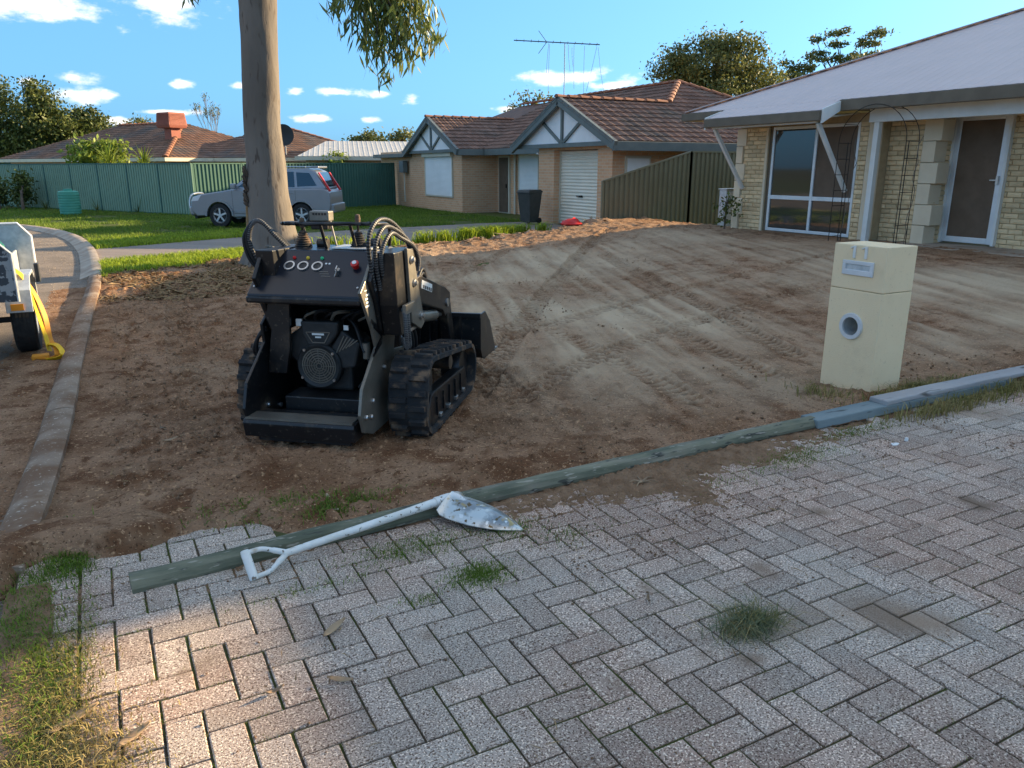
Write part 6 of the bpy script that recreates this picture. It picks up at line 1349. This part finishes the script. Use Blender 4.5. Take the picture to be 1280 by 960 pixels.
def tree(name, label, base, blobs, n_clump, per, cr, leaf, mt, trunk_r, seed, group=None, fork=None, limbs=8, aspect=.5, bark=None):
    T = thing(name, label, 'tree', base, 0, group); r = random.Random(seed); b = Vector(base)
    P, C = clumps([((c[0] - b.x, c[1] - b.y, c[2] - b.z), q) for c, q in blobs], n_clump, per, cr, seed)
    zlo = min(c[2] - q[2] - b.z for c, q in blobs); fz = fork if fork else max(.6, zlo + .3); ctr = P.mean(0); f = Vector((ctr[0] * .35, ctr[1] * .35, fz)); mb = MB()
    mb.tube([(0, 0, -.2), (f.x * .3, f.y * .3, fz * .5), f], [trunk_r * 1.25, trunk_r, trunk_r * .8], 9)
    ids = r.sample(range(len(C)), min(limbs, len(C)))
    for i in ids: pt = limb_path(f, C[i], .1, r); mb.tube(pt, [trunk_r * .6 * (1 - .85 * k / 6) for k in range(7)], 5)
    mb.build('trunk', bark or m_bark2, T, smooth=60); leaves('crown', P, leaf, aspect, mt, T); return T
def E(px, py, dep, rx, ry, rd=None): p = at(px, py, dep); k = dep / FPX; return ((p.x, p.y, p.z), (rx * k, (rd or rx) * k, ry * k))
def gb(px, dep, z=0): p = at(px, 230, dep); return (p.x, p.y, z)
# dense trees behind the green fence
tree('dense_tree', 'dense dark tree behind the fence at the end of the lawn', gb(-8, 60), [E(-10, 150, 60, 42, 40), E(15, 180, 60, 26, 30), E(-30, 190, 60, 30, 30)], 190, 84, .42, .24, m_leafA, .3, 1, 'trees behind the houses', limbs=10)
tree('dense_tree', 'tall conical dense tree beside the low tiled house', gb(58, 60), [E(50, 128, 60, 16, 24), E(60, 165, 60, 30, 30), E(40, 190, 60, 34, 22), E(84, 172, 60, 20, 22)], 200, 84, .40, .24, m_leafA, .3, 2, 'trees behind the houses', limbs=10)
tree('dense_tree', 'smaller dense tree just behind the left roof slope', gb(108, 62), [E(110, 155, 62, 20, 20), E(92, 178, 62, 22, 22)], 110, 70, .36, .23, m_leafA, .25, 3, 'trees behind the houses', limbs=8)
tree('distant_tree', 'rounded olive tree top behind the roof cooler', gb(172, 80), [E(172, 165, 80, 18, 13), E(140, 168, 80, 14, 9)], 80, 60, .40, .26, m_leafB, .3, 4, 'trees behind the houses', limbs=6)
tree('distant_tree', 'small dome-shaped tree far behind the pale shed roof', gb(460, 110), [E(463, 174, 110, 12, 6), E(448, 177, 110, 10, 5)], 40, 26, .5, .5, m_leafB, .3, 5, 'trees behind the houses', limbs=5)
tree('distant_tree', 'sparse pale tree behind the corner of the gabled house', gb(503, 70), [E(505, 172, 70, 14, 9), E(492, 180, 70, 12, 6)], 34, 20, .35, .32, m_leafB, .2, 6, 'trees behind the houses', limbs=6)
tree('backyard_shrub', 'tall sprigged shrub above the gabled house roof', gb(672, 52), [E(655, 133, 52, 10, 16), E(665, 130, 52, 5, 17), E(682, 130, 52, 14, 10), E(640, 142, 52, 8, 8)], 46, 16, .22, .22, m_leafB, .12, 7, None, limbs=12)
tree('backyard_tree', 'large bushy backlit tree behind the brown tiled roof', gb(895, 46), [E(885, 82, 46, 50, 30), E(915, 72, 46, 34, 26), E(848, 92, 46, 28, 20), E(945, 98, 46, 26, 18), E(890, 120, 46, 60, 24)], 280, 80, .34, .19, m_leafB, .3, 8, 'trees behind the houses', limbs=14)
tree('backyard_tree', 'thin low tree between the bushy tree and the metal roof', gb(968, 52), [E(968, 103, 52, 18, 12), E(955, 110, 52, 16, 10)], 30, 26, .3, .24, m_leafB, .15, 9, None, limbs=6)
tree('dense_tree', 'broad dense tree beyond the far end of the sage fence', gb(-150, 66), [E(-150, 160, 66, 50, 36), E(-110, 185, 66, 34, 26), E(-200, 180, 66, 40, 28)], 170, 70, .46, .28, m_leafA, .3, 31, 'trees behind the houses', limbs=10)
tree('dense_tree', 'low spreading tree at the bend of the road', gb(-330, 72), [E(-330, 170, 72, 60, 30), E(-270, 188, 72, 40, 22), E(-400, 185, 72, 46, 24)], 170, 70, .48, .30, m_leafB, .3, 32, 'trees behind the houses', limbs=10)
# flat-topped gums seen over the metal roof
def umbrella(label, pads, dep, seed, px):
    b = gb(px, dep); T = thing('flat_topped_gum', label, 'tree', b, 0, 'trees behind the houses'); r = random.Random(seed); pts = []; mb = MB(); bb = Vector(b); rs = np.random.RandomState(seed); f = at(px, 125, dep) - bb
    mb.tube([(0, 0, -.2), f * .5, f], [.26, .2, .14], 7)
    for (x, y, rx, ry) in pads:
        c, q = E(x, y, dep, rx, ry); c = Vector(c) - bb; pts_l = limb_path(f, c - Vector((0, 0, .25)), .2, r); mb.tube(pts_l, [.11 - .014 * k for k in range(7)], 5)
        for k in range(max(4, int(rx * .8))): a = rs.rand() * 6.28; rr = math.sqrt(rs.rand()); cc = np.array([c.x + q[0] * rr * math.cos(a), c.y + q[1] * rr * math.sin(a), c.z + q[2] * (rs.rand() - .3)]); pts.append(cc + rs.randn(26, 3) * np.array([.26, .26, .13])); mb.tube([c - Vector((0, 0, .25)), Vector(cc)], [.03, .012], 4)
    mb.build('trunk', m_bark2, T, smooth=60); leaves('crown', np.concatenate(pts), .30, .45, m_leafB, T)
umbrella('flat-topped gum with layered pads over the metal roof, the taller one', [(1048, 42, 13, 5), (1050, 56, 10, 4), (1028, 74, 18, 6), (1058, 76, 16, 5), (1022, 50, 8, 3), (1026, 66, 8, 3)], 72, 3, 1046)
umbrella('flat-topped gum beside the taller one, leaning over the metal roof ridge', [(1094, 44, 14, 5), (1086, 56, 13, 5), (1084, 70, 15, 5), (1076, 52, 5, 3)], 74, 5, 1085)
umbrella('low flat-topped gum in front of the taller gums', [(1000, 88, 16, 6), (982, 80, 6, 3), (1012, 84, 9, 4), (990, 96, 14, 4)], 70, 7, 996)
# leafless tree over the left roof
def bare(label, px, top, dep, seed):
    b = gb(px, dep); T = thing('bare_tree', label, 'tree', b); r = random.Random(seed); mb = MB(); h = at(px, top, dep).z; tips = []
    def rec(p, d, l, rad_, k):
        q = p + d * l; mb.tube([p, p.lerp(q, .5) + Vector((r.uniform(-.05, .05), r.uniform(-.05, .05), 0)), q], [rad_, rad_ * .85, rad_ * .7], 4)
        if k == 0: tips.append(q[:]); return
        for _ in range(3): nd_ = (d + Vector((r.uniform(-.5, .5), r.uniform(-.5, .5), r.uniform(-.1, .5)))).normalized(); rec(q, nd_, l * r.uniform(.55, .75), rad_ * .6, k - 1)
    rec(Vector((0, 0, -.2)), Vector((0, 0, 1)), h * .42, .10, 5); T.scale = (.62, .62, 1); mb.build('trunk', m_twig, T); P = np.repeat(np.array(tips), 2, 0) + RS.randn(len(tips) * 2, 3) * .12; leaves('crown', P, .16, .5, m_leafB, T)
bare('nearly leafless tree rising over the left tiled roof', 275, 137, 66, 3)

# the big gum in front of the car
def gum():
    T = thing('gum_tree', 'large smooth pale gum trunk rising behind the loader', 'tree', (2.73, 14.2, -.04)); mb = MB(); n = 44; rings = []
    key = [(0, .60, 0), (.12, .53, 0), (.42, .445, .04), (.8, .385, .02), (1.3, .345, 0), (2.4, .305, .0), (3.3, .300, .04), (4.4, .300, .09), (6.0, .28, .18), (8.0, .22, .35)]
    zs_ = np.linspace(-.1, 8.0, 90)
    for z in zs_:
        r = float(np.interp(z, [k[0] for k in key], [k[1] for k in key])); cx = float(np.interp(z, [k[0] for k in key], [k[2] for k in key])); ring = []
        for q in range(n):
            a = 2 * math.pi * q / n; c, s = math.cos(a), math.sin(a); fl = .10 * max(0, .7 - z) * (math.sin(a * 5 + 1) + .6 * math.sin(a * 3)); nn = .018 * mnoise.noise((c * 1.3, s * 1.3, z * .9)) + .012 * mnoise.noise((c * 5, s * 5, z * 2.6)); rr = r * (1 + fl) + nn
            ring.append(mb.pt((cx + c * rr, s * rr, z)))
        rings.append(ring)
    for A_, B_ in zip(rings[:-1], rings[1:]):
        for q in range(n): w = (q + 1) % n; mb.f.append([A_[q], A_[w], B_[w], B_[q]])
    tk = mb.build('trunk', m_bark, T, smooth=60, recalc=False)
    # dark peeling bark scar on the shaded side, loose strip below it
    sc = MB(); rr_ = random.Random(2)
    for k in range(42):
        z = rr_.uniform(1.02, 1.62); a = rad(168 + rr_.uniform(-26, 26)); r = float(np.interp(z, [k_[0] for k_ in key], [k_[1] for k_ in key])) + .01; p = Vector((math.cos(a) * r, math.sin(a) * r, z)); d = Vector((math.cos(a) * .05, math.sin(a) * .05, rr_.uniform(.05, .16))); sc.beam(p, p + d, rr_.uniform(.03, .07), rr_.uniform(.01, .03), (math.cos(a), math.sin(a), 0))
    sc.build('bark_scar', m_bark2, tk); MB().tube([(-.36, .06, 1.05), (-.375, .05, .75), (-.41, .03, .45)], [.03, .035, .02], 6).build('bark_strip', m_straw, tk, smooth=50)
    # limbs and hanging branch
    r = random.Random(8); top = Vector((.35, 0, 7.9)); lm = MB(); fk = Vector((.18, 0, 6.0)); ends = []
    for e in ((-1.5, -1.2, 9.5), (2.2, -1.0, 9.8), (1.4, 2.0, 10.2), (-.8, 1.8, 10.4), (.3, -.4, 11.2), (2.4, 1.0, 10.8)): P = limb_path(top if r.random() > .3 else fk, e, .2, r); lm.tube(P, [.15 - .018 * k for k in range(7)], 8); ends.append(e)
    hang0 = [(.18, 0, 6.0), (.35, -1.8, 6.6), (.5, -3.4, 6.3), (.52, -4.6, 5.2), (.5, -5.05, 4.2), (.5, -5.2, 3.55)]; lm.tube(catmull(hang0, 6), [.10 - .0028 * k for k in range(31)], 7)
    hang1 = [(.5, -3.4, 6.3), (-.5, -4.6, 5.6), (-1.3, -5.2, 4.4), (-1.55, -5.2, 3.7)]; lm.tube(catmull(hang1, 6), [.03 - .0012 * k for k in range(19)], 6)
    tw = [];
    for tx, tz in ((-.10, 3.30), (.02, 3.15), (.20, 3.02), (.32, 2.82), (.46, 2.66), (.60, 2.78), (.78, 2.86), (.92, 2.92), (1.02, 3.02), (.55, 3.05), (.70, 3.15), (.35, 3.2), (.86, 3.25), (.15, 3.38), (.52, 2.9), (.95, 3.12), (.72, 2.95), (.42, 3.0), (.28, 3.05)):
        e = Vector((tx - .05 + .02, -5.2 + r.uniform(-.25, .25), tz + .02)); s = Vector((.42 + (tx - .45) * .4, -5.12, 3.75 + r.uniform(-.1, .3))); P = limb_path(s, e, .0, r); lm.tube(P, [.012 - .0014 * k for k in range(7)], 4); tw.append(P)
    lm.build('limbs', m_bark, T, smooth=60)
    pts = []
    for P in tw:
        for k in range(2, 7):
            for _ in range(17): pts.append(P[k] + Vector((r.gauss(0, .065), r.gauss(0, .09), r.gauss(0, .055))))
    leaves('hanging_leaves', np.array([p[:] for p in pts]), .17, .16, m_gumleaf, T, droop=1.6)
    sp = [Vector((-1.58 + r.gauss(0, .05), -5.2 + r.gauss(0, .06), 3.34 + r.gauss(0, .05))) for _ in range(26)]
    leaves('hanging_sprig', np.array([p[:] for p in sp]), .13, .15, m_gumleaf, T, droop=1.5)
    P, C = clumps([((e[0], e[1], e[2]), (1.5, 1.5, 1.0)) for e in ends], 90, 40, .38, 9); leaves('crown', P, .17, .18, m_gumleaf, T, droop=.6)
gum()

# surface roots and torn turf beside the gum
rt = MB(); r = random.Random(12)
for k in range(26):
    p = Vector((2.05 + r.uniform(-.5, .4), 13.1 + r.uniform(-.7, .6), .04)); a = r.uniform(0, 6.28); l = r.uniform(.15, .5); rt.tube([p, p + Vector((math.cos(a) * l * .5, math.sin(a) * l * .5, r.uniform(.03, .14))), p + Vector((math.cos(a + .4) * l, math.sin(a + .4) * l, .0))], [.012, .009, .003], 5)
tag(rt.build('torn_roots', m_straw, None, smooth=50), 'tangle of torn pale roots in the dirt before the gum', 'roots', kind='stuff')

# garden plants near the left fence
def spiky(name, label, base, n, L0, L1, w, mt, up=.6, stem=0, seed=0):
    r = random.Random(seed); T = thing(name, label, 'plant', base); mb = MB()
    for i in range(n):
        a = r.uniform(0, 6.28); e = r.uniform(.1, 1.45) * (1 - .3 * up) + .25 * up; l = r.uniform(L0, L1); d = Vector((math.cos(a) * math.cos(e), math.sin(a) * math.cos(e), math.sin(e))); s = Vector((-math.sin(a), math.cos(a), 0)) * w; p = Vector((0, 0, stem * r.uniform(.55, 1))) if stem else Vector((0, 0, 0)); q = p + d * l * .55; t = p + d * l - Vector((0, 0, l * .18 * math.cos(e)))
        i0 = [mb.pt(x) for x in (p - s, p + s, q + s * .8, q - s * .8, t)]; mb.f += [[i0[0], i0[1], i0[2], i0[3]], [i0[3], i0[2], i0[4]]]
    tag(mb.build('foliage', mt, T, recalc=False), kind='stuff')
    if stem: MB().tube([(0, 0, -.1), (0, 0, stem)], .06, 7).build('stem', m_bark2, T)
p = at(180, 206, 36); spiky('yucca', 'bright spiky yucca above the sage green fence', (p.x, p.y, 0), 150, .5, 1.1, .03, m_leafC, .9, 2.0, 1)
p = at(137, 206, 36.5); spiky('yucca', 'bright spiky yucca against the leafy shrub behind the fence', (p.x, p.y, 0), 120, .5, 1.2, .03, m_leafC, .9, 2.1, 2)
tree('garden_shrub', 'bright leafy shrub standing over the sage green fence', gb(122, 38), [E(118, 195, 38, 24, 16), E(140, 190, 38, 16, 13), E(105, 203, 38, 16, 12)], 60, 40, .22, .22, m_leafC, .1, 21)
tree('garden_shrub', 'dark upright shrub on the lawn before the green fence', (gpt(29, 262).x, gpt(29, 262).y, 0), [E(28, 243, 33.5, 8, 15), E(27, 228, 33.5, 6, 10)], 40, 30, .16, .16, m_leafA, .06, 22, limbs=5)
tree('garden_shrub', 'dark rounded shrub at the far end of the lawn', gb(-6, 33), [E(-5, 240, 33.5, 10, 18)], 34, 30, .16, .16, m_leafA, .06, 23, limbs=5)
for i, (px, py) in enumerate(((58, 262), (122, 263), (173, 265))):
    p = gpt(px, py); spiky('small_plant', 'small spindly garden plant at the foot of the sage fence', (p.x, p.y, 0), 22, .25, .8, .012, m_leafA, .9, 0, 30 + i); COL.objects
for o in [o for o in bpy.data.objects if o.get('label') == 'small spindly garden plant at the foot of the sage fence']: o['group'] = 'small plants along the sage fence'
tree('fence_shrub', 'yellow-green bush top peeping over the shaded green fence', gb(418, 40), [E(420, 199, 40, 12, 7)], 16, 26, .14, .16, m_leafC, .06, 24, limbs=4)
tree('wall_shrub', 'scraggly bush at the corner of the cream brick house', (12.2, 13.0, .3), [((12.25, 13.0, .75), (.22, .2, .35))], 14, 14, .09, .09, m_leafA, .02, 25, limbs=9)
